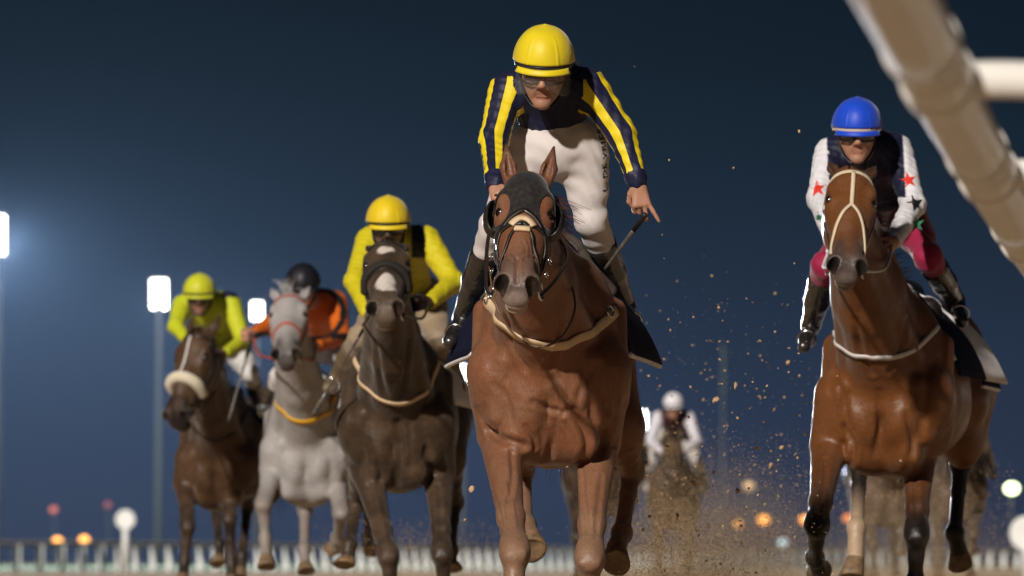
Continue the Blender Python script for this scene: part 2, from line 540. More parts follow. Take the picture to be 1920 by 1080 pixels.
def make_horse(sp):
    """sp: dict with the stance of one horse; joints are world points"""
    H = Horse(); s = sp.get('s', 1.0)
    O = np.asarray(sp['O'], float); yw = math.radians(sp['yaw'])
    bk = np.array([math.sin(yw), math.cos(yw), 0]); rt = np.array([math.cos(yw), -math.sin(yw), 0]); up = np.array([0, 0, 1.])
    R0 = np.stack([rt, bk, up], 1)
    dz = sp.get('dz', 0.0)
    def L(x, y, z): return O + rt * x * s + bk * y * s + up * ((z + dz) * s)
    H.L, H.R0, H.s = L, R0, s
    C = np.array(sp['coat']); LG = np.array(sp.get('legs_col', sp['coat'])); MZ = np.array(sp['muzzle'])
    C2 = np.array(sp.get('coat2', C * .85))
    F = Field()
    def tilt(deg_x=0, deg_y=0, deg_z=0):
        E = np.array(Matrix.Rotation(math.radians(deg_z), 3, 'Z') @ Matrix.Rotation(math.radians(deg_y), 3, 'Y') @ Matrix.Rotation(math.radians(deg_x), 3, 'X'))
        return R0 @ E
    def e(x, y, z, r, k=.06, R=None, c=C, sub=False): F.ell(L(x, y, z), np.array(r) * s, R0 if R is None else R, k * s, c, sub)
    # ---- trunk
    e(0, .85, 1.16, (.285, .66, .34), .08)
    e(0, .95, 1.02, (.27, .62, .24), .08)
    e(0, .55, 1.47, (.075, .30, .12), .12)
    e(0, 1.25, 1.33, (.22, .45, .20), .1)
    for sd in (-1, 1):
        e(sd * .115, 1.62, 1.22, (.175, .30, .30), .09)                                  # quarters
        e(sd * .150, 1.72, 1.02, (.13, .20, .26), .08)
        e(sd * .175, .33, 1.16, (.115, .20, .36), .06, tilt(18, sd * -8))                # shoulder blade
        e(sd * .210, .20, 1.05, (.100, .15, .17), .028, tilt(-12, 0))
        F.cone(L(sd * .245, .30, 1.30), .055 * s, L(sd * .255, .22, .96), .050 * s, .022 * s, C)                     # point of shoulder
        e(sd * .088, .100, .965, (.088, .105, .150), .014, tilt(8, sd * 14))
        pk = sp.get('pec', .80)
        F.cone(L(sd * .050, .045 + .02 * (1 - pk), 1.00), .066 * s * pk, L(sd * .118, .125, .80), .078 * s * pk, .018 * s, C)
        F.cone(L(sd * .16, .06, 1.10), .055 * s, L(sd * .185, .13, .90), .060 * s, .012 * s, C)               # pectoral
        e(sd * .095, .20, .82, (.085, .13, .115), .03, tilt(0, sd * 22))                 # lower pectoral
    e(0, .13, 1.10, (.13, .12, .14), .06)
    e(0, .40, .86, (.17, .30, .17), .07)
    # ---- head frame
    P = np.asarray(sp['poll'], float); Mz = np.asarray(sp['nose'], float)
    f = nrm(Mz - P); hs = np.linalg.norm(Mz - P) / .60; hw = sp.get('hw', 1.12)
    u = np.asarray(sp.get('head_right', rt), float); u = nrm(u - f * float(u @ f)); n = np.cross(f, u)
    HR = np.stack([u, f, n], 1)
    H.HR, H.P, H.hs = HR, P, hs
    def h(a, b, c_): return P + u * a * hs * hw + f * b * hs + n * c_ * hs
    H.h = h
    # ---- neck
    nb = sp.get('neck_r', 1.0)
    pollb = h(0, .05, -.07); thr = h(0, .20, -.15)
    n_up = L(0, .42, 1.44); n_mid = L(0, .30, 1.26); n_lo = L(0, .16, 1.12)
    cU = (n_up + pollb) / 2 + up * .05 * s
    F.cone(n_up, .12 * s, cU, .075 * s * nb, .09, C); F.cone(cU, .075 * s * nb, pollb, .062 * hs, .07, C)
    F.cone(n_mid, .20 * s, (n_mid + thr) / 2 + up * .03, .135 * s * nb, .09, C); F.cone((n_mid + thr) / 2 + up * .03, .135 * s * nb, (pollb + thr) / 2, .088 * hs, .07, C)
    F.cone(n_lo, .155 * s, (n_lo + thr) / 2, .098 * s * nb, .07, C); F.cone((n_lo + thr) / 2, .098 * s * nb, thr, .068 * hs, .05, C)
    for sd in (-1, 1):                                                                   # neck muscle running to the shoulder, jugular groove left between
        F.cone(L(sd * .13, .20, 1.16), .085 * s, h(sd * .045, .16, -.13), .045 * hs, .028, C)
    # ---- head
    G = Field()
    def g(a, b, c_, r, k=.03, c=C, sub=False, R=None): G.ell(h(a, b, c_), np.array(r) * hs * np.array((hw, 1, 1)), HR if R is None else R, k * hs, c, sub)
    g(0, .07, -.005, (.088, .12, .085), .04)
    G.cone(h(0, .10, .022), .072 * hs, h(0, .34, .026), .052 * hs, .03, C, C, (n, .82))
    G.cone(h(0, .30, .030), .052 * hs, h(0, .50, .012), .047 * hs, .03, C, C * .55 + MZ * .45)
    for sd in (-1, 1):
        g(sd * .072, .155, .010, (.034, .058, .042), .03)                                # orbit
        g(sd * .078, .125, .036, (.022, .040, .020), .025)                               # brow ridge
        g(sd * .058, .20, -.085, (.046, .125, .095), .04)                                # cheek
        G.cone(h(sd * .050, .20, -.005), .050 * hs, h(sd * .030, .44, -.012), .040 * hs, .04, C)
        G.cone(h(sd * .035, .28, -.115), .045 * hs, h(sd * .022, .48, -.062), .032 * hs, .04, C, MZ)
        G.cone(h(sd * .070, .235, .006), .012 * hs, h(sd * .044, .38, .006), .009 * hs, .018, C)   # facial crest
        g(sd * .054, .545, .010, (.034, .048, .042), .018, MZ)                           # nostril rim
        g(sd * .036, .49, .040, (.020, .05, .018), .02, MZ)
    g(0, .535, -.012, (.058, .058, .055), .03, MZ)
    g(0, .580, -.028, (.050, .030, .036), .014, np.array(sp.get('lip', MZ)) * .5 + MZ * .5)
    g(0, .588, -.058, (.040, .016, .014), .008, sp.get('lip', MZ))
    g(0, .556, -.084, (.042, .040, .027), .012, sp.get('lip', MZ))
    # mouth line and nostrils
    nostrils = []
    G.cone(h(-.06, .575, -.070), .0050 * hs, h(.06, .575, -.070), .0050 * hs, .006, sub=True)
    for sd in (-1, 1):
        Rn = HR @ np.array(Matrix.Rotation(math.radians(sd * -28), 3, 'Z'))
        g(sd * .058, .566, .018, (.0235 * sp.get('nostril', 1), .030 * sp.get('nostril', 1), .058), .006, sub=True, R=Rn); nostrils.append(G.p[-1])
        g(sd * .099, .180, .030, (.019, .023, .021), .008, sub=True)
        G.cone(h(sd * .094, .150, .018), .0075 * hs, h(sd * .088, .172, .040), .006 * hs, .010, C2 * .7)   # upper lid                     # eye socket
    F.p += G.p
    H.G = G
    E = Field()
    et = sp.get('ears', ((-.085, -.185, .03), (.085, -.185, .03)))
    for sd, tip in zip((-1, 1), et):
        b0 = np.array((sd * .056, .005, .0)); tp = np.array(tip)
        md = b0 + (tp - b0) * .45 + np.array((sd * .006, 0, .006))
        ew = nrm(HR @ np.array((0.25 * sd, 0, 1.0))); er = min(1.0, np.linalg.norm(tp - b0) / .17)
        E.cone(h(*b0), .028 * hs * er, h(*md), .031 * hs * er, .02, C2, C2, (ew, .75)); E.cone(h(*md), .031 * hs * er, h(*tp), .005 * hs, .01, C2, C2 * .6, (ew, .7))
        o = np.array((sd * .004, 0, .022))
        E.cone(h(*(b0 + (tp - b0) * .22 + o)), .016 * hs, h(*(b0 + (tp - b0) * .80 + o * .8)), .006 * hs, .008, sub=True)
    F.p += E.p
    # ---- legs
    hooves = []
    for nm, J in sp['fore'].items():
        sd = -1 if nm == 'l' else 1
        el, kn, ft, tp = [np.asarray(q, float) for q in J]
        sh = L(sd * .19, .16, 1.06)
        F.cone(sh, .130 * s, el, .092 * s, .022, C)
        d = nrm(kn - el); fwd = nrm(-bk - d * float(-bk @ d)); lat = np.cross(d, fwd); lat = lat * (1 if lat @ rt > 0 else -1)
        a1 = el + (kn - el) * .72
        F.cone(el - d * .03, .082 * s, a1, .050 * s, .026, C, C * .35 + LG * .65)
        F.cone(el + lat * sd * .035 * s + d * .02, .052 * s, el + (kn - el) * .58 + lat * sd * .016 * s, .034 * s, .010, C)     # extensor muscle
        F.cone(el - lat * sd * .034 * s + fwd * .02 * s, .054 * s, el + (kn - el) * .60 - lat * sd * .008 * s, .032 * s, .010, C)
        F.cone(a1, .050 * s, kn, .047 * s, .03, C * .35 + LG * .65, LG)
        F.ell(kn + fwd * .010 * s, np.array((.048, .041, .076)) * s, np.stack([lat, fwd, d], 1), .05, LG)
        F.cone(kn + fwd * .02 * s + lat * .03 * s - d * .05 * s, .022 * s, kn + fwd * .02 * s + lat * .026 * s + d * .05 * s, .020 * s, .008, LG)
        F.cone(kn + fwd * .02 * s - lat * .03 * s - d * .05 * s, .022 * s, kn + fwd * .02 * s - lat * .026 * s + d * .05 * s, .020 * s, .008, LG)
        d2 = nrm(ft - kn); f2 = nrm(fwd - d2 * float(fwd @ d2))
        F.cone(kn + d2 * .03, .048 * s, kn + (ft - kn) * .5, .036 * s, .03, LG); F.cone(kn + (ft - kn) * .5, .035 * s, ft, .034 * s, .02, LG)
        F.cone(kn + (ft - kn) * .2 - f2 * .024 * s, .019 * s, ft - f2 * .022 * s, .022 * s, .012, LG)                          # flexor tendons
        F.ell(ft, np.array((.043, .046, .048)) * s, R0, .02, LG)
        cor = ft + (tp - ft) * .62
        SK = np.array(sp.get('socks', {}).get('f' + nm, LG))
        F.cone(ft, .036 * s, cor, .041 * s, .02, SK if nm in sp.get('sock', '') else LG, SK)
        hooves.append((cor, tp, f2))
    for nm, J in sp['hind'].items():
        sd = -1 if nm == 'l' else 1
        st, hk, ft, tp = [np.asarray(q, float) for q in J]
        F.cone(L(sd * .13, 1.66, 1.16), .19 * s, st, .125 * s, .08, C)
        d = nrm(hk - st); fwd = nrm(-bk - d * float(-bk @ d)); lat = np.cross(d, fwd)
        F.cone(L(sd * .14, 1.86, 1.02), .10 * s, st + (hk - st) * .45, .070 * s, .06, C)
        F.cone(st, .112 * s, st + (hk - st) * .75, .052 * s, .05, C, C * .5 + LG * .5)
        F.cone(st + (hk - st) * .75, .052 * s, hk, .047 * s, .03, C * .5 + LG * .5, LG)
        d2 = nrm(ft - hk); back = nrm(-(d2 - d * float(d2 @ d))) if np.linalg.norm(d2 - d * float(d2 @ d)) > .05 else bk
        F.ell(hk, np.array((.050, .058, .066)) * s, R0, .025, LG)
        F.cone(hk + bk * .01, .040 * s, hk - d2 * .055 * s + bk * .045 * s, .026 * s, .02, LG)                                 # point of hock
        SK = np.array(sp.get('socks', {}).get('h' + nm, LG))
        F.cone(hk + d2 * .03, .044 * s, hk + (ft - hk) * .4, .034 * s, .03, LG); F.cone(hk + (ft - hk) * .4, .034 * s, ft, .034 * s, .02, LG, SK)
        F.ell(ft, np.array((.045, .048, .048)) * s, R0, .02, SK)
        cor = ft + (tp - ft) * .62
        F.cone(ft, .037 * s, cor, .042 * s, .02, SK)
        hooves.append((cor, tp, nrm(fwd + d2 * .2)))
    # ---- tail root
    F.cone(L(0, 1.86, 1.34), .05 * s, L(0, 2.0, 1.30), .03 * s, .03, C2)
    # ---- surface
    def fix(V, Cv):
        q = (V - P) / hs; a, b, c_ = q @ u / hw, q @ f, q @ n
        if sp.get('blaze'):
            for (b0, b1, wd, off) in sp['blaze']:
                m = (b > b0) & (b < b1) & (c_ > -.02)
                wob = .008 * np.sin(b * 90 + a * 60) + .006 * np.sin(a * 130 + b * 41)
                bm_, bh = (b0 + b1) / 2, (b1 - b0) / 2
                rr = np.sqrt((np.abs(a - off + wob * .5) / wd) ** 2.4 + (np.abs(b - bm_ + wob) / bh) ** 2.4)
                wgt = np.clip((1.08 - rr) / .30, 0, 1) * m
                Cv = Cv * (1 - wgt[:, None]) + np.array((.62, .55, .50)) * wgt[:, None]
        m = (np.abs(b - .558) < .05) & (np.abs(np.abs(a) - .06) < .034)
        for p_ in nostrils:                                                              # nostril hollows painted near-black to stand for the shade inside
            dd = Field.dist(p_, V[:, 0], V[:, 1], V[:, 2])[0]
            wgt = np.clip((.0035 - dd) / .004, 0, 1)
            Cv = Cv * (1 - wgt[:, None]) + np.array((.006, .004, .004)) * wgt[:, None]
        if sp.get('dapple') is not None:
            pass
        return Cv
    head_box = (np.min([h(-.12, -.2, -.18), h(.12, .62, .1), h(-.12, .62, -.18), h(.12, -.2, .1)], 0) - .02, np.max([h(-.12, -.2, -.18), h(.12, .62, .1), h(.12, .62, -.18), h(.12, -.2, .1)], 0) + .02)
    me, V, Q = field_mesh('horse_body', F, sp.get('res', .016), sp.get('fine', .008), [head_box], .010, fix=fix, lines=sp.get('lines'))
    loc = L(0, .9, 0); loc[2] = 0
    root = thing('race_horse', sp['label'], 'horse', loc, sp.get('group'))
    H.root = root
    H.body = put('body', me, M[sp.get('mat', 'coat')], root)
    H.bvh = bvh_of(V, Q)
    H.V = V; H.F = F
    for cor, tp, f2 in hooves:
        put('hoof', hoof_mesh(cor, tp, f2), M['hoof'], root)
    # ---- eyes
    for sd in (-1, 1):
        bm = bmesh.new(); bmesh.ops.create_uvsphere(bm, u_segments=16, v_segments=12, radius=.0222 * hs)
        bm.transform(Matrix.Translation(Vector(h(sd * .0850, .178, .021))))
        m_ = bpy.data.meshes.new('eye'); bm.to_mesh(m_); bm.free(); put('eye', m_, M['eye'], root)
    # ---- mane, forelock and tail
    hm = hair_mat('mane_hair', sp.get('mane', tuple(C * .35)))
    roots = []
    side = sp.get('mane_side', 1)
    for t in np.linspace(0, 1, 14):
        p = (pollb + (cU - pollb) * min(1, t * 2)) if t < .5 else (cU + (n_up - cU) * (t - .5) * 2)
        p = p + up * .075 * s
        p = np.array(H.bvh.find_nearest(Vector(p))[0])
        roots.append((p, nrm(rt * side * .8 + bk * .5 + up * .45)))
    put('mane', strands('mane', roots, sp.get('mane_n', 260), sp.get('mane_len', .12), .22, .0019, 3, .45), hm, root)
    fr = [(h(a, -.01, .05), nrm(HR @ np.array((a * 6 + side * .3, -.4 if sp.get('forelock_up') else .8, .5)))) for a in (-.02, 0, .02)]
    if sp.get('forelock', True):
        put('forelock', strands('forelock', fr, 40, sp.get('forelock_len', .12), .35, .0035, 5), hm, root)
    tr = [(L(a, 2.0, 1.30), nrm(bk * .75 - up * .75 + rt * a * 2)) for a in (-.02, 0, .02)]
    put('tail', strands('tail', tr, 160, .70, .10, .0035, 9, .18), hm, root)
    return H

# ================================================================ tack
def head_pts(H, ctrl, n=6):
    return spline([H.h(*c) for c in ctrl], n)

def head_strap(H, name, ctrl, width, m, off=.003, thick=.004, parent=None):
    me = strap_mesh(name, head_pts(H, ctrl), width, thick, H.bvh, off)
    return put(name, me, m, H.root)

def ring(H, name, c, nrmal, R, r, m): return put(name, ring_mesh(name, c, nrmal, R, r), m, H.root)

def bridle(H, m, nose=.36, off=.003, noseband=True, brow=True, w_=.020, browmat=None, cheek=True):
    for sd in (-1, 1):
        if cheek: head_strap(H, 'cheek_strap', [(sd * .09, .03, -.04), (sd * .115, .15, -.04), (sd * .10, .30, -.05), (sd * .07, .47, -.05)], w_, m, off)
        ring(H, 'bit_ring', H.h(sd * .068, .50, -.055), H.HR[:, 0] * sd + H.HR[:, 2] * .3, .034 * H.hs, .004, M['steel'])
    if brow: head_strap(H, 'browband', [(-.10, .06, -.03), (-.085, .055, .05), (0, .05, .10), (.085, .055, .05), (.10, .06, -.03)], w_, browmat or m, off)
    if noseband: head_strap(H, 'noseband', [(-.085, nose + .02, -.07), (-.07, nose, .02), (0, nose - .01, .10), (.07, nose, .02), (.085, nose + .02, -.07)], w_ * 1.15, m, off)

def breast_strap(H, pts, width, m, thick=.006):
    return put('breast_strap', strap_mesh('breast_strap', spline(pts, 8), width, thick, H.bvh, .004), m, H.root)

def cloth_shell(H, name, m, x0, y0, y1, zlow, edge=None, thick=.018, flare=.0, res=.014, span=100):
    """saddle cloth: a sheet offset from the horse's own back, hanging to zlow on both sides"""
    s = H.s; L = H.L
    V = []; Q = []
    nu, nv = 30, 22
    prof = []
    for j in range(nv + 1):
        y = y0 + (y1 - y0) * j / nv
        row = []
        for i in range(nu + 1):
            a = -1 + 2 * i / nu                         # -1 .. 1 over the back
            # ray from the spine line outwards
            ang = a * math.radians(span)
            c0 = Vector(L(0, y, 1.22)); d = Vector(H.R0[:, 0] * math.sin(ang) + H.R0[:, 2] * math.cos(ang))
            hit = H.bvh.ray_cast(c0, d)
            r = (hit[3] if hit[0] is not None else .3)
            c_ = math.cos(ang); r = min(r, .34 if abs(ang) > .5 else .5)
            fl = flare * max(0, abs(a) - .45) ** 1.2 * (.35 + 1.15 * j / nv)
            row.append(np.array(c0) + np.array(d) * (r + thick + fl) )
        prof.append(row)
    V = [p for row in prof for p in row]
    W1 = nu + 1
    for j in range(nv):
        for i in range(nu):
            Q.append((j * W1 + i, j * W1 + i + 1, (j + 1) * W1 + i + 1, (j + 1) * W1 + i))
    me = np_mesh(name, np.array(V), np.array(Q))
    o = put(name, me, m, H.root)
    so = o.modifiers.new('thickness', 'SOLIDIFY'); so.thickness = .012; so.offset = 1
    return o, prof

def tube_part(name, pts, r, m, parent, n=6, seg=8):
    ps = spline(pts, n)
    rr = [r if not hasattr(r, '__len__') else r[0] + (r[1] - r[0]) * i / (len(ps) - 1) for i in range(len(ps))]
    return put(name, sweep_mesh(name, [list(zip(ps, rr))], seg), m, parent)
# ================================================================ ground
def sand_extra(t, src, b):
    co = t.nodes.new('ShaderNodeTexCoord')
    n1 = t.nodes.new('ShaderNodeTexNoise'); n1.inputs['Scale'].default_value = .9; n1.inputs['Detail'].default_value = 10
    t.links.new(co.outputs['Object'], n1.inputs['Vector'])
    r = t.nodes.new('ShaderNodeValToRGB')
    r.color_ramp.elements[0].position = .3; r.color_ramp.elements[0].color = (.32, .215, .125, 1)
    r.color_ramp.elements[1].position = .7; r.color_ramp.elements[1].color = (.52, .37, .225, 1)
    t.links.new(n1.outputs['Fac'], r.inputs[0])
    return r.outputs[0]
M['sand'] = mat('track_sand', rough=1.0, spec=.03, extra=sand_extra, bump=(18, .8, .05))
M['turf'] = mat('turf', (.045, .085, .030), rough=1.0, spec=.03, noise=(3, .7, (.09, .13, .04)), bump=(40, .8, .03))
M['white_plastic'] = mat('white_plastic', (.86, .83, .79), rough=.34, spec=.5, noise=(5, .3, (.74, .66, .56)))
M['white_post'] = mat('white_post_paint', (.88, .90, .89), rough=.5, noise=(3, .3, (.55, .54, .50)))
M['grey_rail'] = mat('weathered_rail', (.42, .37, .32), rough=.7)
M['mast'] = mat('galvanised_mast', (.11, .12, .135), rough=.8, spec=.1)
M['flood'] = mat('flood_lens', (.9, .9, .9), emit=((1.0, .97, .93), 14))
M['frame'] = mat('lamp_housing', (.08, .08, .09), rough=.5)

def sheet(name, pts, z, m, kind='structure', label=None):
    me = bpy.data.meshes.new(name)
    me.from_pydata([(x, y, z) for x, y in pts], [], [list(range(len(pts)))]); me.update()
    o = put(name, me, m, smooth=False); o['kind'] = kind
    return o

# far running rail: a row of white posts with a cap rail, along the outside of the bend
far_pts = [(-46, 172), (-30, 182), (-18.0, 200.0), (-9, 228), (0.0, 262), (12, 300), (30, 338), (60, 372)]
far_path = spline([np.array((x, y, 0.)) for x, y in far_pts], 10)
ground = sheet('sand_track', [(-1500, -60), (1500, -60), (1500, 4000), (-1500, 4000)], 0, M['sand'])
tp = [(p[0], p[1] - 6) for p in far_path]
turf_me = bpy.data.meshes.new('turf_strip')
tv = []; tf = []
for i, p in enumerate(far_path):
    tv += [(p[0], p[1] - 9, .006), (p[0] * 1.0 + (-60 if i == 0 else 0), p[1] + 1600, .006)]
for i in range(len(far_path) - 1):
    tf.append((2 * i, 2 * i + 2, 2 * i + 3, 2 * i + 1))
turf_me.from_pydata(tv, [], tf); turf_me.update()
turf = put('turf', turf_me, M['turf'], smooth=False); turf['kind'] = 'structure'

fence = thing('post_and_rail_fence', 'long white post and rail fence along the far side of the sand track', 'fence', (far_path[20][0], far_path[20][1], 0))
tube_part('cap_rail', [p + np.array((0, 0, 1.0)) for p in far_path[::4]], .085, M['grey_rail'], fence, 6, 8)
pm = box_mesh('post', (-.12, -.05, 0), (.12, .05, .955), .012)
seglen = [0]
for a, b in zip(far_path[:-1], far_path[1:]): seglen.append(seglen[-1] + float(np.linalg.norm(b - a)))
tot = seglen[-1]; FP = np.array(far_path)
k = 0
for d_ in np.arange(0, tot, 1.75):
    x = np.interp(d_, seglen, FP[:, 0]); y = np.interp(d_, seglen, FP[:, 1])
    if not -.11 < x / y < .11: continue
    if k == 0:
        po = put('post', pm, M['white_post'], fence, smooth=False)
    else:
        po = bpy.data.objects.new('post', pm); COL.objects.link(po); po.parent = fence
    po.location = Vector((x, y, 0)) - Vector(fence.location); k += 1

# ================================================================ floodlight towers
def tower(px, py, H_, wpx, hpx, cols, rows, label, power):
    d = (H_ - CAM_H) * FPX / (1056 - py)
    c = W(px, py, d); c[2] = H_
    sc_ = d / FPX
    wd, ht = wpx * sc_, hpx * sc_
    t = thing('floodlight_tower', label, 'floodlight', (c[0], c[1], 0), 'floodlight towers round the course')
    put('mast', sweep_mesh('mast', [[((c[0], d, 0), .34), ((c[0], d, H_ * .5), .27), ((c[0], d, H_ - ht * .4), .22)]], 10), M['mast'], t)
    fr = put('lamp_rack', box_mesh('lamp_rack', (c[0] - wd * .56, d + .15, H_ - ht * .54), (c[0] + wd * .56, d + .35, H_ + ht * .54)), M['frame'], t, smooth=False)
    for i in range(cols):
        for j in range(rows):
            x = c[0] + wd * ((i + .5) / cols - .5); z = H_ + ht * ((j + .5) / rows - .5)
            r = min(wd / cols, ht / rows) * .46
            bm = bmesh.new(); bmesh.ops.create_cone(bm, cap_ends=True, segments=14, radius1=r, radius2=r * .8, depth=.25)
            bm.transform(Matrix.Translation((x, d, z)) @ Matrix.Rotation(math.radians(90 - 12), 4, 'X'))
            m_ = bpy.data.meshes.new('lamp'); bm.to_mesh(m_); bm.free()
            put('lamp', m_, M['flood'], t, smooth=False)
    ld = bpy.data.lights.new('flood_light', 'SPOT'); ld.energy = power; ld.spot_size = math.radians(64); ld.spot_blend = .22; ld.shadow_soft_size = 1.2
    ld.color = (.86, .93, 1.0)
    lo = bpy.data.objects.new('flood_light', ld); COL.objects.link(lo); lo.parent = t
    lo.location = Vector((0, -1.2, H_))
    aim = Vector((0, 30, 1)) - Vector((c[0], d - 1.2, H_)); aim.z = -aim.length * math.tan(math.radians(28.6))   # shaded to shine down on the track
    lo.rotation_euler = aim.to_track_quat('-Z', 'Y').to_euler()
    return t
PW = 4.0e5
tower(-4, 440, 26, 28, 76, 3, 6, 'large floodlight tower with a glaring tall lamp bank at the end of the row', PW * 5)
tower(298, 551, 26, 30, 56, 3, 5, 'bright floodlight bank on a pale mast beside the bay horse with the fleece noseband', PW)
tower(482, 583, 26, 20, 34, 3, 4, 'bright floodlight bank partly behind the grey horse', PW * .8)
tower(869, 706, 26, 12, 42, 2, 5, 'floodlight bank glimpsed beside the chestnut horse shoulder', PW * .6)
tower(1206, 787, 26, 12, 34, 2, 4, 'small distant floodlight bank beside the rider in the white cap', PW * .5)

# ================================================================ distant lamps
def lamp_post(px, py, d, r, col, strength, label, group='lamps far beyond the course'):
    c = W(px, py, d)
    t = thing('street_lamp', label, 'street lamp', (c[0], d, 0), group)
    hgt = float(c[2])
    put('pole', sweep_mesh('pole', [[((c[0], d + .3, 0), .10), ((c[0], d + .3, hgt + r * .9), .06)]], 8), M['mast'], t)
    bm = bmesh.new(); bmesh.ops.create_uvsphere(bm, u_segments=14, v_segments=10, radius=r)
    bm.transform(Matrix.Translation((c[0], d, hgt)) @ Matrix.Diagonal((1, 1, .8, 1)))
    m_ = bpy.data.meshes.new('globe'); bm.to_mesh(m_); bm.free()
    put('globe', m_, mat('lamp_glow', col, emit=(col, strength)), t)
    return t
lamp_post(108, 1015, 620, .55, (1, .42, .08), 3.2, 'orange street lamp low behind the far fence, under the dim red lamp')
lamp_post(158, 1012, 640, .55, (1, .42, .08), 3.0, 'orange street lamp low behind the far fence, nearer the round white marker')
lamp_post(101, 956, 700, .5, (.9, .25, .18), .32, 'dim red lamp above the pair of orange street lamps')
lamp_post(203, 947, 720, .5, (.5, .14, .14), .09, 'very faint red lamp near the round white course marker')
lamp_post(1432, 975, 600, .62, (1, .40, .08), 2.2, 'orange street lamp between the dirt spray and the bay horse, brightest there')
lamp_post(1384, 984, 640, .55, (1, .45, .12), .7, 'dim orange street lamp seen through the dirt spray')
lamp_post(1510, 975, 620, .6, (1, .38, .08), 2.0, 'orange street lamp beside the bay horse lifted foreleg')
lamp_post(1590, 972, 640, .55, (.9, .3, .1), .8, 'dim orange street lamp between the bay horse legs')
lamp_post(1468, 1018, 560, .5, (.6, .8, .9), .8, 'small bluish white lamp low above the far fence')
lamp_post(1897, 916, 520, .62, (.85, 1, .55), 6, 'greenish white lamp right of the bay horse')
lamp_post(1405, 912, 560, .6, (.9, .6, .35), .25, 'faint pale lamp above the dirt spray')

# the column of dim greenish lights on a far mast
c = W(1355, 690, 900)
lt = thing('light_mast', 'tall far mast with a column of dim greenish lights', 'mast', (c[0], 900, 0))
put('mast', sweep_mesh('mast', [[((c[0], 900.6, 0), .2), ((c[0], 900.6, float(W(1355, 640, 900)[2])), .1)]], 8), M['mast'], lt)
gm = mat('dim_green_lamp', (.04, .06, .05), emit=((.45, .7, .55), .05))
for yy in (660, 678, 696, 714, 732):
    q = W(1357, yy, 900); bm = bmesh.new(); bmesh.ops.create_uvsphere(bm, u_segments=10, v_segments=8, radius=.42)
    bm.transform(Matrix.Translation((q[0], 900, q[2]))); m_ = bpy.data.meshes.new('lamp'); bm.to_mesh(m_); bm.free()
    put('lamp', m_, gm, lt)

# ================================================================ round course markers
def marker(px, py, d, R, label):
    c = W(px, py, d)
    t = thing('course_marker', label, 'marker', (c[0], d, 0), 'round course markers')
    put('post', sweep_mesh('post', [[((c[0], d + .05, 0), .09), ((c[0], d + .05, float(c[2])), .09)]], 8), M['white_post'], t)
    bm = bmesh.new(); bmesh.ops.create_cone(bm, cap_ends=True, segments=28, radius1=R, radius2=R, depth=.05)
    bm.transform(Matrix.Translation(Vector(c)) @ Matrix.Rotation(math.pi / 2, 4, 'X'))
    bmesh.ops.bevel(bm, geom=[e for e in bm.edges if e.calc_face_angle(0) > 1], offset=.012, segments=2, affect='EDGES')
    m_ = bpy.data.meshes.new('disc'); bm.to_mesh(m_); bm.free()
    put('disc', m_, M['white_post'], t, smooth=False)
marker(235, 974, 170, .29, 'round white disc marker on a post behind the far fence')
marker(1926, 1000, 110, .34, 'round white disc marker at the edge beyond the bay horse')
# ================================================================ riders
SKIN = (.46, .235, .155)
def stripes_extra(cols, bands):
    """bands of colour running down the sleeve, from the angle round the arm stored on the cloth"""
    def f(t, src, b):
        a = t.nodes.new('ShaderNodeAttribute'); a.attribute_name = 'sa'
        m_ = t.nodes.new('ShaderNodeAttribute'); m_.attribute_name = 'sm'
        ab = t.nodes.new('ShaderNodeMath'); ab.operation = 'ABSOLUTE'; t.links.new(a.outputs['Fac'], ab.inputs[0])
        tot = None
        for (c0, hw) in bands:
            cp = t.nodes.new('ShaderNodeMath'); cp.operation = 'COMPARE'; cp.inputs[1].default_value = c0; cp.inputs[2].default_value = hw
            t.links.new(ab.outputs[0], cp.inputs[0])
            if tot is None: tot = cp.outputs[0]
            else:
                ad = t.nodes.new('ShaderNodeMath'); ad.operation = 'MAXIMUM'; t.links.new(tot, ad.inputs[0]); t.links.new(cp.outputs[0], ad.inputs[1]); tot = ad.outputs[0]
        gt = t.nodes.new('ShaderNodeMath'); gt.operation = 'GREATER_THAN'; gt.inputs[1].default_value = .5; t.links.new(m_.outputs['Fac'], gt.inputs[0])
        mu = t.nodes.new('ShaderNodeMath'); mu.operation = 'MULTIPLY'; t.links.new(tot, mu.inputs[0]); t.links.new(gt.outputs[0], mu.inputs[1])
        mx = t.nodes.new('ShaderNodeMix'); mx.data_type = 'RGBA'; mx.inputs['B'].default_value = (*cols, 1)
        t.links.new(mu.outputs[0], mx.inputs['Factor']); t.links.new(src, mx.inputs['A'])
        return mx.outputs['Result']
    return f
M['skin'] = mat('skin', attr='col', rough=.48, spec=.4, bump=(150, .15, .001), noise=(45, .14, (.40, .15, .10)))
M['skin'].node_tree.nodes['Principled BSDF'].inputs['Subsurface Weight'].default_value = .15
M['skin'].node_tree.nodes['Principled BSDF'].inputs['Subsurface Radius'].default_value = (.01, .004, .002)
M['silk'] = mat('racing_silks', attr='col', rough=.55, spec=.35, sheen=.05, bump=(9, .5, .02))
M['silk_stripe'] = mat('striped_silks', attr='col', rough=.55, spec=.35, sheen=.03, bump=(9, .5, .02), extra=stripes_extra((.80, .62, .015), ((.225, .10), (.64, .09))))
M['breeches'] = mat('breeches', attr='col', rough=.7, spec=.3, sheen=.3, bump=(10, .35, .016), noise=(9, .22, (.50, .40, .36)))
M['breeches_plain'] = mat('breeches_plain', attr='col', rough=.7, spec=.3, sheen=.3, bump=(16, .5, .012))
M['boot'] = mat('riding_boot', (.014, .012, .012), rough=.22, spec=.7, coat=.5, noise=(70, .30, (.09, .075, .06)), bump=(24, .7, .010))
M['dark_lens'] = mat('goggle_dark', (.01, .01, .012), rough=.06, spec=.9, coat=1)
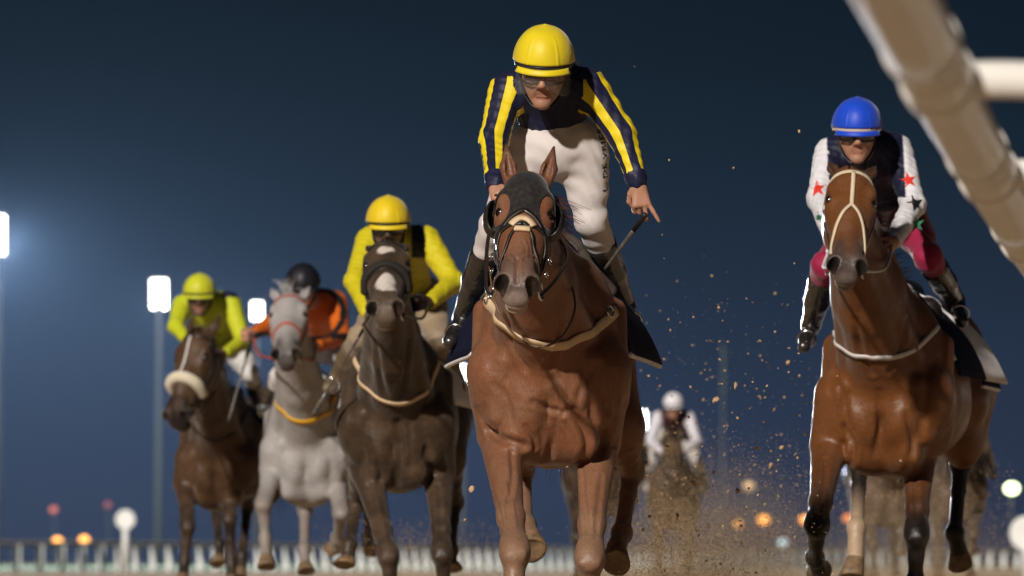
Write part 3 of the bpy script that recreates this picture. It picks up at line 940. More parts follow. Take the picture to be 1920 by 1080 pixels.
M['clear_lens'] = mat('goggle_clear', (.30, .26, .22), rough=.06, spec=.8, alpha=.13)
M['black_rubber'] = mat('black_rubber', (.012, .012, .013), rough=.5)
M['whip'] = mat('whip_leather', (.05, .045, .042), rough=.35, noise=(60, .5, (.25, .2, .15)))
M['letter'] = mat('black_print', (.010, .010, .016), rough=.6)

def hand(F, wr, fwd, lat, spec, c=SKIN, sc_=1.0, palm_n=None, thumb=None):
    """palm and five fingers; lat points to the index side, fingers curl towards the palm normal"""
    fwd = nrm(fwd); lat = nrm(np.asarray(lat, float) - fwd * float(np.dot(lat, fwd)))
    pn = np.cross(fwd, lat) if palm_n is None else nrm(palm_n)
    q = lambda a, b, d=0: wr + (lat * a + fwd * b + pn * d) * sc_
    F.cone(q(0, -.02), .027 * sc_, q(0, .02), .026 * sc_, .012, c, sq=(pn, .75))
    for a in (-.026, -.009, .009, .026):
        F.cone(q(a * .6, .02), .016 * sc_, q(a, .082), .0125 * sc_, .012, c)
    for i, (a, ln, curl, sp_) in enumerate(spec):
        p = q(a, .082); ang = 0; d0 = nrm(fwd + lat * sp_)
        for j, (fr, cu) in enumerate(zip((.46, .31, .23), curl)):
            ang += cu
            d = d0 * math.cos(ang) + pn * math.sin(ang)
            p2 = p + d * ln * fr * sc_
            F.cone(p, (.0100 - j * .0010) * sc_, p2, (.0093 - j * .0012) * sc_, .003, c); p = p2
    th = thumb or ((.034, .022, .006), (.052, .050, .022), (.045, .078, .034))
    F.cone(q(.016, .012), .017 * sc_, q(*th[0]), .014 * sc_, .012, c); F.cone(q(*th[0]), .013 * sc_, q(*th[1]), .0105 * sc_, .006, c); F.cone(q(*th[1]), .0105 * sc_, q(*th[2]), .0085 * sc_, .004, c)
FIST = [(.030, .072, (1.1, 1.5, 1.0), 0), (.010, .080, (1.15, 1.5, 1.0), 0), (-.010, .074, (1.2, 1.5, 1.0), 0), (-.029, .060, (1.25, 1.5, 1.0), 0)]

def shell_mesh(name, fn, nu, nv, close_u=False):
    V = [fn(i / (nu if close_u else nu - 1), j / (nv - 1)) for j in range(nv) for i in range(nu)]
    Q = []
    for j in range(nv - 1):
        for i in range(nu if close_u else nu - 1):
            Q.append((j * nu + i, j * nu + (i + 1) % nu, (j + 1) * nu + (i + 1) % nu, (j + 1) * nu + i))
    return np_mesh(name, np.array(V), np.array(Q))

def make_person(sp):
    J = {k: np.asarray(v, float) for k, v in sp['J'].items()}
    c_body, c_slv, c_br = np.array(sp['body']), np.array(sp['sleeve']), np.array(sp['breeches'])
    res = sp.get('res', .010)
    fwd, upv = nrm(sp['face']), np.asarray(sp['up'], float)
    upv = nrm(upv - fwd * float(upv @ fwd)); rg = np.cross(fwd, upv)      # rg: to the right in the picture when he faces us
    rg = rg if rg[0] > 0 else -rg
    hc = J['head']; hk = sp.get('hs', 1.0)
    HRm = np.stack([rg, upv, fwd], 1)
    h = lambda a, b, c_: hc + (rg * a + upv * b + fwd * c_) * hk
    loc = (J['pelvis'][0], J['pelvis'][1], min(J['toe_l'][2], J['toe_r'][2]) - .03)
    root = thing('person', sp['label'], 'person', loc, sp.get('group'))
    P = Horse(); P.root = root; P.J = J; P.h = h; P.HR = HRm
    # ---- body: one continuous figure inside the clothes
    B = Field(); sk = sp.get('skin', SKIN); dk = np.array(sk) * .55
    e = lambda a, b, c_, r, k=.02, c=sk, sub=False, R=None: B.ell(h(a, b, c_), np.array(r) * hk, HRm if R is None else R, k, c, sub)
    e(0, .03, -.01, (.076, .095, .097)); e(0, -.035, .028, (.059, .085, .062), .03)
    for sd in (-1, 1):
        B.cone(h(sd * .050, -.045, .0), .026, h(sd * .014, -.108, .064), .017, .03, sk)
        e(sd * .042, -.016, .066, (.022, .018, .022), .02)
        B.cone(h(sd * .012, .030, .088), .011, h(sd * .045, .030, .068), .012, .014, sk)
        e(sd * .012, -.030, .102, (.0095, .008, .011), .008)
        e(sd * .079, -.005, -.008, (.009, .031, .019), .008); e(sd * .084, -.005, -.002, (.006, .016, .009), .005, sub=True)
        e(sd * .030, .010, .092, (.0165, .010, .012), .010, sub=True)
        B.cone(h(sd * .018, -.035, .096), .006, h(sd * .034, -.075, .070), .005, .012, sk)
    B.cone(h(0, .028, .088), .010, h(0, -.022, .116), .0125, .014, sk); e(0, -.024, .112, (.0125, .010, .012), .008)
    B.cone(h(-.020, -.061, .084), .0055, h(.020, -.061, .084), .0055, .008, (.40, .15, .11)); B.cone(h(-.016, -.074, .083), .0065, h(.016, -.074, .083), .0065, .008, (.42, .16, .12))
    B.cone(h(-.020, -.0675, .093), .0022, h(.020, -.0675, .093), .0022, .004, sub=True)
    e(0, -.108, .070, (.022, .018, .018), .02)
    B.cone(h(0, -.075, -.025), .052, J['neck'], .058, .03, sk)
    B.cone(J['sh_l'] * .9 + J['sh_r'] * .1, .045, J['sh_r'] * .9 + J['sh_l'] * .1, .045, .05, dk)
    B.cone(J['chest'], .105, J['pelvis'], .095, .05, dk); B.cone(J['neck'], .06, J['chest'], .09, .05, dk)
    for a in ('l', 'r'):
        B.cone(J['sh_' + a], .050, J['el_' + a], .036, .03, dk); B.cone(J['el_' + a], .036, J['wr_' + a], .026, .02, dk, sk)
        B.cone(J['hip_' + a], .080, J['kn_' + a], .045, .04, dk); B.cone(J['kn_' + a], .042, J['an_' + a], .024, .03, dk); an_, to_, kn_ = J['an_' + a], J['toe_' + a], J['kn_' + a]; dn_ = nrm(an_ - kn_); B.cone(an_ + dn_ * .03, .018, an_ + (to_ - an_) * .8 + dn_ * .015, .014, .015, dk)
        hd = sp['hands'][a]
        gl = sp.get('gloves', {}).get(a)
        hand(B, J['wr_' + a], hd[0], hd[1], hd[2] if len(hd) > 2 else FIST, c=gl if gl else sk, thumb=hd[3] if len(hd) > 3 else None)
    boxes = [(hc - .15, hc + .15)] + [(J['wr_' + a] - .17, J['wr_' + a] + .17) for a in sp.get('fine_hands', '')]
    def fixb(V, C):
        q = (V - hc) / hk; b = q @ upv; c_ = q @ fwd
        st = np.clip((-.035 - b) / .03, 0, 1) * np.clip((c_ - .0) / .03, 0, 1) * np.clip((.16 - np.abs(b)) / .02, 0, 1) * .25      # stubble
        st *= (np.abs(q @ rg) < .09)
        return C * (1 - st[:, None]) + np.array((.20, .11, .08)) * st[:, None]
    me, V, Q = field_mesh('body', B, max(res, .011), sp.get('fine', .006), boxes, .005, fix=fixb)
    P.body = put('body', me, M['skin'], root)
    for sd in (-1, 1):
        bm = bmesh.new(); bmesh.ops.create_uvsphere(bm, u_segments=12, v_segments=8, radius=.0115 * hk)
        bm.transform(Matrix.Translation(Vector(h(sd * .030, .010, .080))))
        m_ = bpy.data.meshes.new('eye'); bm.to_mesh(m_); bm.free(); put('eye', m_, M['eye'], root)
    # ---- silks
    T = Field()
    ch, pv, nk = J['chest'], J['pelvis'], J['neck']
    tdir = nrm(pv - ch); front = sp.get('front')
    hem = ch + (pv - ch) * sp.get('hem', .92)
    lat = nrm(J['sh_r'] - J['sh_l'])
    dep = np.cross(lat, tdir)
    T.cone(ch, .150, hem, sp.get('hem_r', .128), .05, c_body, sq=(dep, sp.get('depth', .82)))
    T.cone(J['sh_l'] * .82 + J['sh_r'] * .18, .080, J['sh_r'] * .82 + J['sh_l'] * .18, .080, .06, c_body)
    T.cone(nk - (nk - ch) * .1, .062, ch, .12, .05, c_body)
    for a in ('l', 'r'):
        sh, el, wr = J['sh_' + a], J['el_' + a], J['wr_' + a]
        m1 = sh + (el - sh) * .25
        T.cone(sh, .074, el, .056, .045, c_slv); T.cone(el, .056, wr + (el - wr) * .10, .041, .03, c_slv)
        if sp.get('cuff') is not None: T.cone(wr + (el - wr) * .17, .0425, wr + (el - wr) * .06, .0385, .01, sp['cuff'])
    ax = T.axes(res); D = T.grid(ax)
    X, Y, Z = ax[0][:, None, None], ax[1][None, :, None], ax[2][None, None, :]
    D = D + (.0032 * np.sin(X * 95 + Z * 60 + np.sin(Y * 40) * 2) * np.sin(Z * 70 - X * 35 + Y * 50)).astype(np.float32)      # creases in the cloth
    me, V, Q = field_mesh('silks', T, res, D=D, ax=ax, tau=.004, fix=sp.get('fix_silk'))
    if sp.get('striped'):
        sa = np.zeros(len(V)); sm = np.zeros(len(V)); best = np.full(len(V), 1e9)
        dtor = np.minimum(T.dist(T.p[0], V[:, 0], V[:, 1], V[:, 2])[0], T.dist(T.p[1], V[:, 0], V[:, 1], V[:, 2])[0])
        for a in ('l', 'r'):
            sh, el, wr = J['sh_' + a], J['el_' + a], J['wr_' + a]
            for (p0, p1, lo, hi) in ((sh, el, -.12, 1.6), (el, wr, -.6, .78)):
                ba = p1 - p0; Lb = np.linalg.norm(ba); t = (V - p0) @ ba / Lb ** 2
                tc_ = np.clip(t, 0, 1); rel = V - p0 - tc_[:, None] * ba; dd = np.linalg.norm(rel, axis=1)
                ref = np.array(sp['stripe_ref'][a], float)
                bd = nrm(wr - sh); ref = nrm(ref - bd * float(ref @ bd)); o = np.cross(bd, ref)
                an = np.arctan2(rel @ o, rel @ ref) / math.pi
                ok = dd < best
                sa[ok] = an[ok]; best[ok] = dd[ok]
                sm[ok] = ((t[ok] > lo) & (t[ok] < hi) & (dd[ok] < .105)).astype(float)
        sm[(best > dtor + .078)] = 0
        set_attr(me, 'sa', sa); set_attr(me, 'sm', sm)
    P.silks = put('silks', me, M['silk_stripe' if sp.get('striped') else 'silk'], root)
    P.silk_bvh = bvh_of(V, Q) if sp.get('want_bvh') else None
    # ---- breeches
    R_ = Field()
    c_pl = np.array(sp.get('pelvis_col', c_br))
    R_.ell((J['hip_l'] + J['hip_r']) / 2, (.165, .14, .135), None, .05, c_pl)
    R_.cone(pv, .125, pv + (hem - pv) * .35, .112, .04, c_pl)
    for a in ('l', 'r'):
        hp, kn, an = J['hip_' + a], J['kn_' + a], J['an_' + a]
        R_.cone(hp, .096, kn, .061, .05, c_br); R_.cone(hp + (kn - hp) * .2, .094, hp + (kn - hp) * .6, .079, .04, c_br)
        R_.ell(kn, (.062, .064, .064), None, .02, c_br)
        R_.cone(kn, .066, kn + (an - kn) * sp.get('sock', .36), .058, .02, sp.get('sock_col', c_br))
    ax = R_.axes(res); D = R_.grid(ax)
    X, Y, Z = ax[0][:, None, None], ax[1][None, :, None], ax[2][None, None, :]
    D = D + (.0020 * np.sin(Z * 80 + X * 50 + np.sin(X * 30 + Y * 20) * 2.2)).astype(np.float32)
    me, V, Q = field_mesh('breeches', R_, res, D=D, ax=ax, tau=.004)
    P.breeches = put('breeches', me, M[sp.get('breeches_mat', 'breeches')], root)
    P.br_bvh = bvh_of(V, Q) if sp.get('want_bvh') else None
    # ---- boots
    for a in ('l', 'r'):
        kn, an, to = J['kn_' + a], J['an_' + a], J['toe_' + a]
        b = Field(); top = kn + (an - kn) * (sp.get('sock', .36) - .04); fd = nrm(to - an); dn = nrm(an - kn)
        b.cone(top, .067, kn + (an - kn) * .6, .061, .02, (.01, .01, .01)); b.cone(kn + (an - kn) * .6, .060, an, .046, .02, (.01, .01, .01))
        hl = an + dn * .045 - fd * .035
        b.cone(an, .042, hl, .036, .02, (.01, .01, .01)); b.cone(an + dn * .03, .040, to + dn * .01, .032, .02, (.01, .01, .01), sq=(dn, .8))
        b.cone(hl + dn * .022, .030, to + dn * .030, .029, .008, (.01, .01, .01), sq=(dn, .35))
        me, V, Q = field_mesh('boot', b, res, colour=False)
        bo = put('boot', me, sp.get('boot_mat', M['boot']), root)
        # stirrup iron
        sc0 = an + dn * .035 + (to - an) * .55
        st = put('stirrup', ring_mesh('stirrup', sc0, fd, .043, .0050, 22), M['steel'], root)
        st['label'] = 'stirrup iron round the boot'
    # ---- helmet with its silk cover
    hb = sp.get('hb', .045)
    cap = np.array(sp['cap']); hp_ = sp.get('cap_r', (.112, .138, .116))
    def dome(i, j):
        a = 2 * math.pi * i; ph = (j * .985) * math.pi / 2
        c_ = math.cos(ph) ** .82; zz = math.sin(ph) ** 1.0
        x = hp_[0] * math.cos(a) * c_; y = hp_[1] * math.sin(a) * c_
        dth = ((i * 6 + .5) % 1 - .5) / 6 * 2 * math.pi; seam = 1 + .022 * math.exp(-(dth / .035) ** 2) * math.cos(ph) - .018 * math.exp(-((dth * 1.0) / .30) ** 2) * (j > 0) * math.sin(ph * 2)
        low = -.028 * (1 - math.sin(a)) * .5 * (1 - j)
        peak = .004 * max(0, j - .9) / .1
        return h(x * seam, hb + low + hp_[2] * zz + peak, -.008 + y * seam)
    me = shell_mesh('helmet', dome, 240, 28, True)
    cm = sp.get('cap_mat') or mat('cap_silk', tuple(cap), rough=.50, spec=.4, sheen=.3 if max(cap) > .1 else 0, bump=(11, .35, .012), noise=(14, .35, tuple(cap * .72)))
    P.helmet = put('helmet', me, cm, root)
    so = P.helmet.modifiers.new('thickness', 'SOLIDIFY'); so.thickness = .006; so.offset = -1
    def band(name, z0, z1, grow, a0, a1, m, drop=0.0, n=30):
        def fn(i, j):
            a = a0 + (a1 - a0) * i
            low = -.028 * (1 - math.sin(a)) * .5
            zz = z0 + (z1 - z0) * j
            ex = grow[0] + (grow[1] - grow[0]) * j
            return h((hp_[0] + ex) * math.cos(a), hb + low + zz - drop * max(0, math.sin(a)), -.008 + (hp_[1] + ex) * math.sin(a))
        o = sub_put(name, shell_mesh(name, fn, n, 4), m, P.helmet)
        sm_ = o.modifiers.new('thickness', 'SOLIDIFY'); sm_.thickness = .005; sm_.offset = 0
        return o
    band('rim_band', -.004, -.018, (.001, -.002), 0, 2 * math.pi, M['black_rubber'] if not sp.get('rim') else mat('rim', sp['rim'], rough=.6), n=48)
    if sp.get('peak', True): band('peak', -.010, -.030, (.004, .016), math.radians(35), math.radians(145), cm, .006)
    bm = bmesh.new(); bmesh.ops.create_uvsphere(bm, u_segments=10, v_segments=8, radius=.010)
    bm.transform(Matrix.Translation(Vector(h(0, hb + hp_[2] + .006, -.008))) @ Matrix.Diagonal((1, 1, .7, 1)))
    m_ = bpy.data.meshes.new('button'); bm.to_mesh(m_); bm.free(); sub_put('button', m_, cm, P.helmet)
    # ---- chin strap and goggles
    put('chin_strap', strap_mesh('chin_strap', spline([h(-.084, .03, .0), h(-.075, -.06, .012), h(-.04, -.118, .03), h(0, -.130, .045), h(.04, -.118, .03), h(.075, -.06, .012), h(.084, .03, .0)], 5), .016, .003,
        normals=[-fwd * .2 - upv] * 31), M['black_rubber'], root)
    gk = sp.get('goggles', 'clear')
    def gog(i, j, ext=0., lo=-.022, hi=.036):
        a = math.radians(-78 + 156 * i)
        bow = 1 - abs(i - .5) * 2
        zl = lo + .012 * math.exp(-((i - .5) / .09) ** 2)
        return h((.083 + ext) * math.sin(a), zl + (hi - zl) * j, .002 + (.112 + ext) * math.cos(a) ** .8)
    g = put('goggles', shell_mesh('goggles', gog, 40, 8), M['clear_lens' if gk == 'clear' else 'dark_lens'], root)
    so = g.modifiers.new('thickness', 'SOLIDIFY'); so.thickness = .003
    edge = [gog(i / 39, 0, .001) for i in range(40)] + [gog(1 - i / 39, 1, .001) for i in range(40)]
    edge.append(edge[0])
    sub_put('goggle_frame', sweep_mesh('goggle_frame', [[(p, .0035) for p in edge]], 6), M['black_rubber'], g)
    stp = [h(.087 * math.sin(a), .012 + .02, .115 * math.cos(a) - .005) for a in np.linspace(math.radians(78), math.radians(282), 24)]
    if gk == 'clear' and sp.get('visor'):
        def vis(i, j):
            a = math.radians(-95 + 190 * i)
            return h(.104 * math.sin(a), .045 - .135 * j * (.55 + .45 * abs(math.sin(a))), -.005 + .138 * max(math.cos(a), -.3) - .02 * j)
        v = put('visor', shell_mesh('visor', vis, 40, 10), mat('visor_clear', (.36, .34, .32), rough=.12, spec=.6, alpha=.09), root)
        so = v.modifiers.new('thickness', 'SOLIDIFY'); so.thickness = .0015
    return P

def decal(name, shape, origin, ux, uy, direc, bvh, m, parent, lift=.003):
    """flat print laid on cloth: shape = (2d points, faces); projected along direc"""
    V = []
    for (x, y) in shape[0]:
        p = np.asarray(origin) + np.asarray(ux) * x + np.asarray(uy) * y
        hit = bvh.ray_cast(Vector(p - np.asarray(direc) * .3), Vector(direc), .6)
        q = np.array(hit[0]) if hit[0] is not None else p
        V.append(q - np.asarray(direc) * lift)
    me = bpy.data.meshes.new(name); me.from_pydata([tuple(v) for v in V], [], shape[1]); me.update()
    o = put(name, me, m, None, smooth=True); o.parent = parent
    return o

def text_shape(txt, size):
    cu = bpy.data.curves.new('txt', 'FONT'); cu.body = txt; cu.size = size; cu.resolution_u = 3; cu.offset = size * .012; cu.space_character = 1.12
    o = bpy.data.objects.new('txt', cu); COL.objects.link(o)
    dg = bpy.context.evaluated_depsgraph_get()
    me = bpy.data.meshes.new_from_object(o.evaluated_get(dg))
    bm = bmesh.new(); bm.from_mesh(me)
    bmesh.ops.triangulate(bm, faces=bm.faces)
    r = ([(v.co.x, v.co.y) for v in bm.verts], [[v.index for v in f.verts] for f in bm.faces])
    bm.free(); bpy.data.objects.remove(o); bpy.data.curves.remove(cu); bpy.data.meshes.remove(me)
    return r

def star_shape(R, rot=0):
    pts = [(0, 0)]
    ring_ = []
    for k in range(10):
        a = math.pi / 2 + rot + k * math.pi / 5; r = R if k % 2 == 0 else R * .40
        ring_.append((r * math.cos(a), r * math.sin(a)))
    faces = []
    # three rings so the print can bend with the sleeve
    for s_ in (.35, .7, 1.0): pts += [(x * s_, y * s_) for x, y in ring_]
    for k in range(10):
        faces.append((0, 1 + k, 1 + (k + 1) % 10))
        for r0 in (0, 10): faces.append((1 + r0 + k, 11 + r0 + k, 11 + r0 + (k + 1) % 10, 1 + r0 + (k + 1) % 10))
    return pts, faces

def whip(label, a, b, grip=.22, bend=None, flap=True, r=.006):
    a, b = np.asarray(a, float), np.asarray(b, float)
    t = thing('riding_whip', label, 'whip', a)
    m1 = a + (b - a) * grip
    put('handle', sweep_mesh('handle', [[(a, r * 1.5), (a + (m1 - a) * .1, r * 1.35), (m1, r * 1.25)]], 8), M['black_rubber'], t)
    mid = (m1 + b) / 2 + (np.asarray(bend, float) if bend is not None else 0)
    ps = spline([m1, mid, b], 6)
    put('shaft', sweep_mesh('shaft', [[(p, r * (1.0 - .4 * i / (len(ps) - 1))) for i, p in enumerate(ps)]], 6), M['whip'], t)
    if flap:
        d = nrm(b - mid); n_ = nrm(np.cross(d, (0, 1, 0)))
        put('flap', strap_mesh('flap', [b - d * .02, b + d * .05, b + d * .12, b + d * .15], [.018, .026, .028, .018], .006, normals=[(0, -1, 0)] * 4), M['whip'], t)
    return t
# ================================================================ hero: the chestnut in the black hood
def S(px, py, d): return W(px, py, d)
hero = make_horse(dict(
    O=(W(1028, 700, 22.25)[0], 22.25, 0), yaw=1.5, s=1.02, dz=-.03, hw=1.0,
    coat=(.200, .077, .037), coat2=(.16, .060, .031), legs_col=(.235, .130, .080), pec=1.0, muzzle=(.095, .062, .052), lip=(.50, .39, .34), nostril=1.14,
    poll=S(989, 350, 21.62), nose=S(968, 556, 21.19), head_right=(1, .06, .02),
    ears=((-.092, -.155, .065), (.086, -.160, .065)),
    fore=dict(l=(S(938, 812, 22.55), S(966, 1034, 21.85), S(962, 1130, 21.78), S(955, 1188, 21.68)),
              r=(S(1120, 825, 22.60), S(1106, 1046, 22.10), S(1104, 1135, 22.15), S(1100, 1188, 22.08))),
    hind=dict(l=(S(975, 800, 23.6), S(978, 880, 24.1), S(985, 985, 23.75), S(1002, 1022, 23.6)),
              r=(S(1150, 800, 23.7), S(1185, 880, 24.2), S(1166, 1000, 23.9), S(1148, 1048, 23.7))),
    res=.0095, fine=.0055,
    lines=[([S(x, y, 22) for x, y in L_], w_, dp_) for L_, w_, dp_ in (
        (((950, 448), (946, 470), (942, 486)), .007, .005), (((998, 448), (1001, 470), (1003, 486)), .007, .005), (((932, 500), (938, 483), (953, 478), (965, 489)), .006, -.004), (((976, 489), (988, 478), (1003, 483), (1009, 500)), .006, -.004), (((969, 486), (970, 506), (969, 530)), .008, .006), (((984, 450), (990, 468), (988, 484)), .005, -.003),
        (((918, 803), (931, 819), (959, 829), (982, 836)), .016, .020), (((896, 766), (905, 790), (918, 806)), .014, .010), (((1040, 735), (1042, 778), (1037, 831), (1024, 862)), .015, .016),
        (((1071, 770), (1094, 803), (1102, 835), (1090, 866)), .016, .018), (((1000, 754), (1025, 764), (1049, 774), (1068, 768), (1092, 772)), .012, .010), (((1138, 765), (1130, 831), (1120, 856)), .014, .012),
        (((959, 846), (961, 901), (951, 950), (955, 990)), .010, .010), (((916, 905), (932, 945), (944, 985)), .009, .007), (((1092, 880), (1096, 945), (1103, 1000)), .010, .010), (((1128, 890), (1122, 950), (1116, 1010)), .009, .007),
        (((952, 596), (962, 650), (985, 690)), .016, .014), (((1052, 596), (1046, 650), (1030, 690)), .016, .014), (((985, 800), (1000, 822), (1003, 842)), .010, .008), (((925, 720), (950, 745), (960, 790)), .014, .006), (((1110, 690), (1090, 730), (1080, 765)), .014, .007),
        (((1150, 700), (1155, 760), (1140, 820)), .014, .008), (((905, 860), (915, 900), (925, 930)), .006, -.004), (((940, 870), (948, 910), (962, 950), (968, 985)), .006, -.004), (((1108, 880), (1112, 930), (1108, 980)), .006, -.004), (((1048, 790), (1062, 815), (1068, 850)), .007, -.003))], mane=(.16, .05, .022), mane_side=1, mane_len=.085, mane_n=300, forelock=False,
    label='chestnut racehorse in a black blinker hood with tan breast strap, leading the field'))

put('mane', strands('mane', [(hero.h(.075 + .004 * k, -.02 + .03 * k, -.06 - .01 * k), nrm((.75, .25, -.25 - .1 * k))) for k in range(4)], 130, .11, .25, .0017, 21, .5), hair_mat('mane_tuft', (.17, .055, .025)), hero.root)

# black blinker hood: cloth lying on the head, open round the eyes, ears and muzzle
HF = Field(); HF.p = [p for p in hero.G.p]
lo_, hi_ = HF.bounds(.02)
axh = [np.arange(lo_[i], hi_[i], .005) for i in range(3)]
Dh = HF.grid(axh)
Xh, Yh, Zh = np.meshgrid(*axh, indexing='ij')
q_ = np.stack([Xh - hero.P[0], Yh - hero.P[1], Zh - hero.P[2]], -1) / hero.hs
ha = (q_ @ hero.HR[:, 0]) / 1.0; hb_ = q_ @ hero.HR[:, 1]; hc_ = q_ @ hero.HR[:, 2]
edge_ = .205 + 14.0 * ha ** 2 * (hc_ > -.3)
region = (hb_ - np.minimum(edge_, .37)) * .5
region = np.maximum(region, -.045 - hb_)
region = np.maximum(region, -.115 - hc_)
for sd in (-1, 1):
    eye_hole = (np.sqrt(((ha - sd * .085) / .030) ** 2 + ((hb_ - .185) / .072) ** 2) - 1) * .03
    region = np.maximum(region, -np.where(ha * sd > 0, eye_hole, 1))
Dk = np.maximum(Dh - .007, region.astype(np.float32))
me, V, Q = field_mesh('hood', HF, .005, D=Dk, ax=axh, colour=False)
hood = put('blinker_hood', me, M['hood'], hero.root)
hood_bvh = bvh_of(V, Q)
# blinker cups
for sd in (-1, 1):
    def cup(i, j, sd=sd):
        ph = math.radians(-88 + 176 * i); th = math.radians(10 + 118 * j); r = math.cos(ph) ** .55
        return hero.h(sd * (.094 + .056 * math.sin(th) * r), .188 + .082 * math.sin(ph), .000 - .050 * math.cos(th) * r)
    o = put('blinker_cup', shell_mesh('blinker_cup', cup, 26, 12), M['leather'], hero.root)
    so = o.modifiers.new('thickness', 'SOLIDIFY'); so.thickness = .005; so.offset = 0
    rim = [cup(k / 30, 1.0) for k in range(31)]
    sub_put('cup_rim', sweep_mesh('cup_rim', [[(p, .0045) for p in rim]], 6), M['leather'], o)

# bridle
def hs_(name, ctrl, w_, m, off=.004, thick=.005): return head_strap(hero, name, ctrl, w_, m, off, thick)
for sd in (-1, 1):
    hs_('cheek_strap', [(sd * .11, .27, -.03), (sd * .10, .36, -.04), (sd * .085, .44, -.05), (sd * .075, .49, -.055)], .020, M['leather'])
    hs_('noseband_strap', [(sd * .115, .30, -.02), (sd * .085, .295, .03), (sd * .05, .29, .07), (0, .30, .085)], .022, M['leather'])
    hs_('noseband_strap', [(0, .29, .085), (sd * .035, .34, .07), (sd * .055, .40, .05), (sd * .075, .46, .0), (sd * .07, .50, -.05)], .013, M['leather'])
    hs_('hood_strap', [(0, .215, .09), (sd * .05, .245, .07), (sd * .085, .30, .03), (sd * .11, .36, -.02), (sd * .105, .42, -.08)], .020, M['leather'])
    hs_('throat_strap', [(sd * .12, .28, -.04), (sd * .105, .36, -.12), (sd * .07, .42, -.13), (0, .45, -.12)], .018, M['leather'])
    ring(hero, 'bit_ring', hero.h(sd * .082, .505, -.050), hero.HR[:, 0] * sd + hero.HR[:, 2] * .3, .038, .0045, M['steel'])
    ring(hero, 'buckle', hero.h(sd * .108, .375, -.02), hero.HR[:, 0] * sd + hero.HR[:, 2] * .6, .013, .0028, M['steel'])
    ring(hero, 'buckle', hero.h(sd * .100, .44, -.03), hero.HR[:, 0] * sd + hero.HR[:, 2] * .6, .011, .0028, M['steel'])
put('nose_pad', strap_mesh('nose_pad', head_pts(hero, [(-.045, .300, .08), (-.02, .275, .09), (0, .268, .09), (.02, .275, .09), (.045, .300, .08)]), .034, .012, hero.bvh, .002), M['tan'], hero.root)
put('nose_pad', strap_mesh('nose_pad', head_pts(hero, [(-.026, .325, .08), (0, .330, .09), (.026, .325, .08)]), .022, .012, hero.bvh, .002), M['tan'], hero.root)

# breast strap
breast_strap(hero, [S(904, 556, 22.5), S(912, 600, 22.2), S(945, 650, 22.05), S(1000, 676, 22.0), S(1060, 670, 22.05), S(1103, 635, 22.2), S(1122, 590, 22.5)], .046, M['tan'])
for (a, b) in ((S(904, 560, 22.5), S(925, 480, 22.95)), (S(1122, 592, 22.5), S(1080, 510, 22.9))):
    put('breast_strap_link', strap_mesh('link', spline([a, (a + b) / 2, b], 6), .022, .005, hero.bvh, .006), M['leather'], hero.root)
for p in (S(905, 556, 22.42), S(1122, 588, 22.42)):
    h_ = hero.bvh.find_nearest(Vector(p)); ring(hero, 'buckle', np.array(h_[0]) + np.array(h_[1]) * .012, np.array(h_[1]), .022, .004, M['steel'])
# neck loop and reins
loop_pts = [S(918, 500, 21.9), S(930, 570, 21.75), S(962, 625, 21.75), S(1005, 650, 21.75), S(1050, 635, 21.75), S(1078, 580, 21.85), S(1068, 520, 22.0)]
tube_part('neck_loop', loop_pts, .0050, mat('loop_leather', (.16, .09, .05), rough=.5), hero.root, 8, 6)
bitl, bitr = hero.h(-.082, .53, -.06), hero.h(.082, .53, -.06)
HAND_L = S(935, 380, 22.28)
tube_part('rein', [bitl, S(912, 540, 21.6), S(915, 450, 22.0), HAND_L], .0075, M['leather'], hero.root, 8, 6)
tube_part('rein', [bitr, S(1045, 520, 21.6), S(1062, 470, 22.0), S(1000, 395, 22.35), HAND_L], .0075, M['leather'], hero.root, 8, 6)

# saddle cloth, pad and saddle
so_, prof = cloth_shell(hero, 'saddle_cloth', M['navy_cloth'], 0, .50, 1.02, 1.0, flare=.19, span=104)
edge_pts = [prof[0][i] for i in range(31)]
for i in (0, 30):
    tube_part('cloth_edge', [prof[j][i] for j in range(0, 23, 3)], .012, M['white_cloth'], hero.root, 4, 6)
pad_pts = []
for p_ in (S(915, 570, 22.9), S(935, 500, 22.85), S(990, 455, 22.85), S(1058, 465, 22.85), S(1100, 505, 22.85), S(1135, 560, 22.9)):
    h_ = hero.bvh.find_nearest(Vector(p_)); pad_pts.append(np.array(h_[0]) + np.array(h_[1]) * .030)
tube_part('saddle_pad', pad_pts, .040, M['pad'], hero.root, 6, 12)
SF = Field()
SF.cone(hero.L(0, .66, 1.575), .05, hero.L(0, 1.0, 1.555), .075, .04, (.01, .01, .01)); SF.cone(hero.L(-.13, .72, 1.49), .05, hero.L(.13, .72, 1.49), .05, .05, (.01, .01, .01))
for sd in (-1, 1): SF.cone(hero.L(sd * .17, .72, 1.44), .05, hero.L(sd * .27, .80, 1.22), .035, .04, (.01, .01, .01), sq=(hero.R0[:, 0], .5))
me, V, Q = field_mesh('saddle', SF, .014, colour=False); put('saddle', me, M['leather'], hero.root)

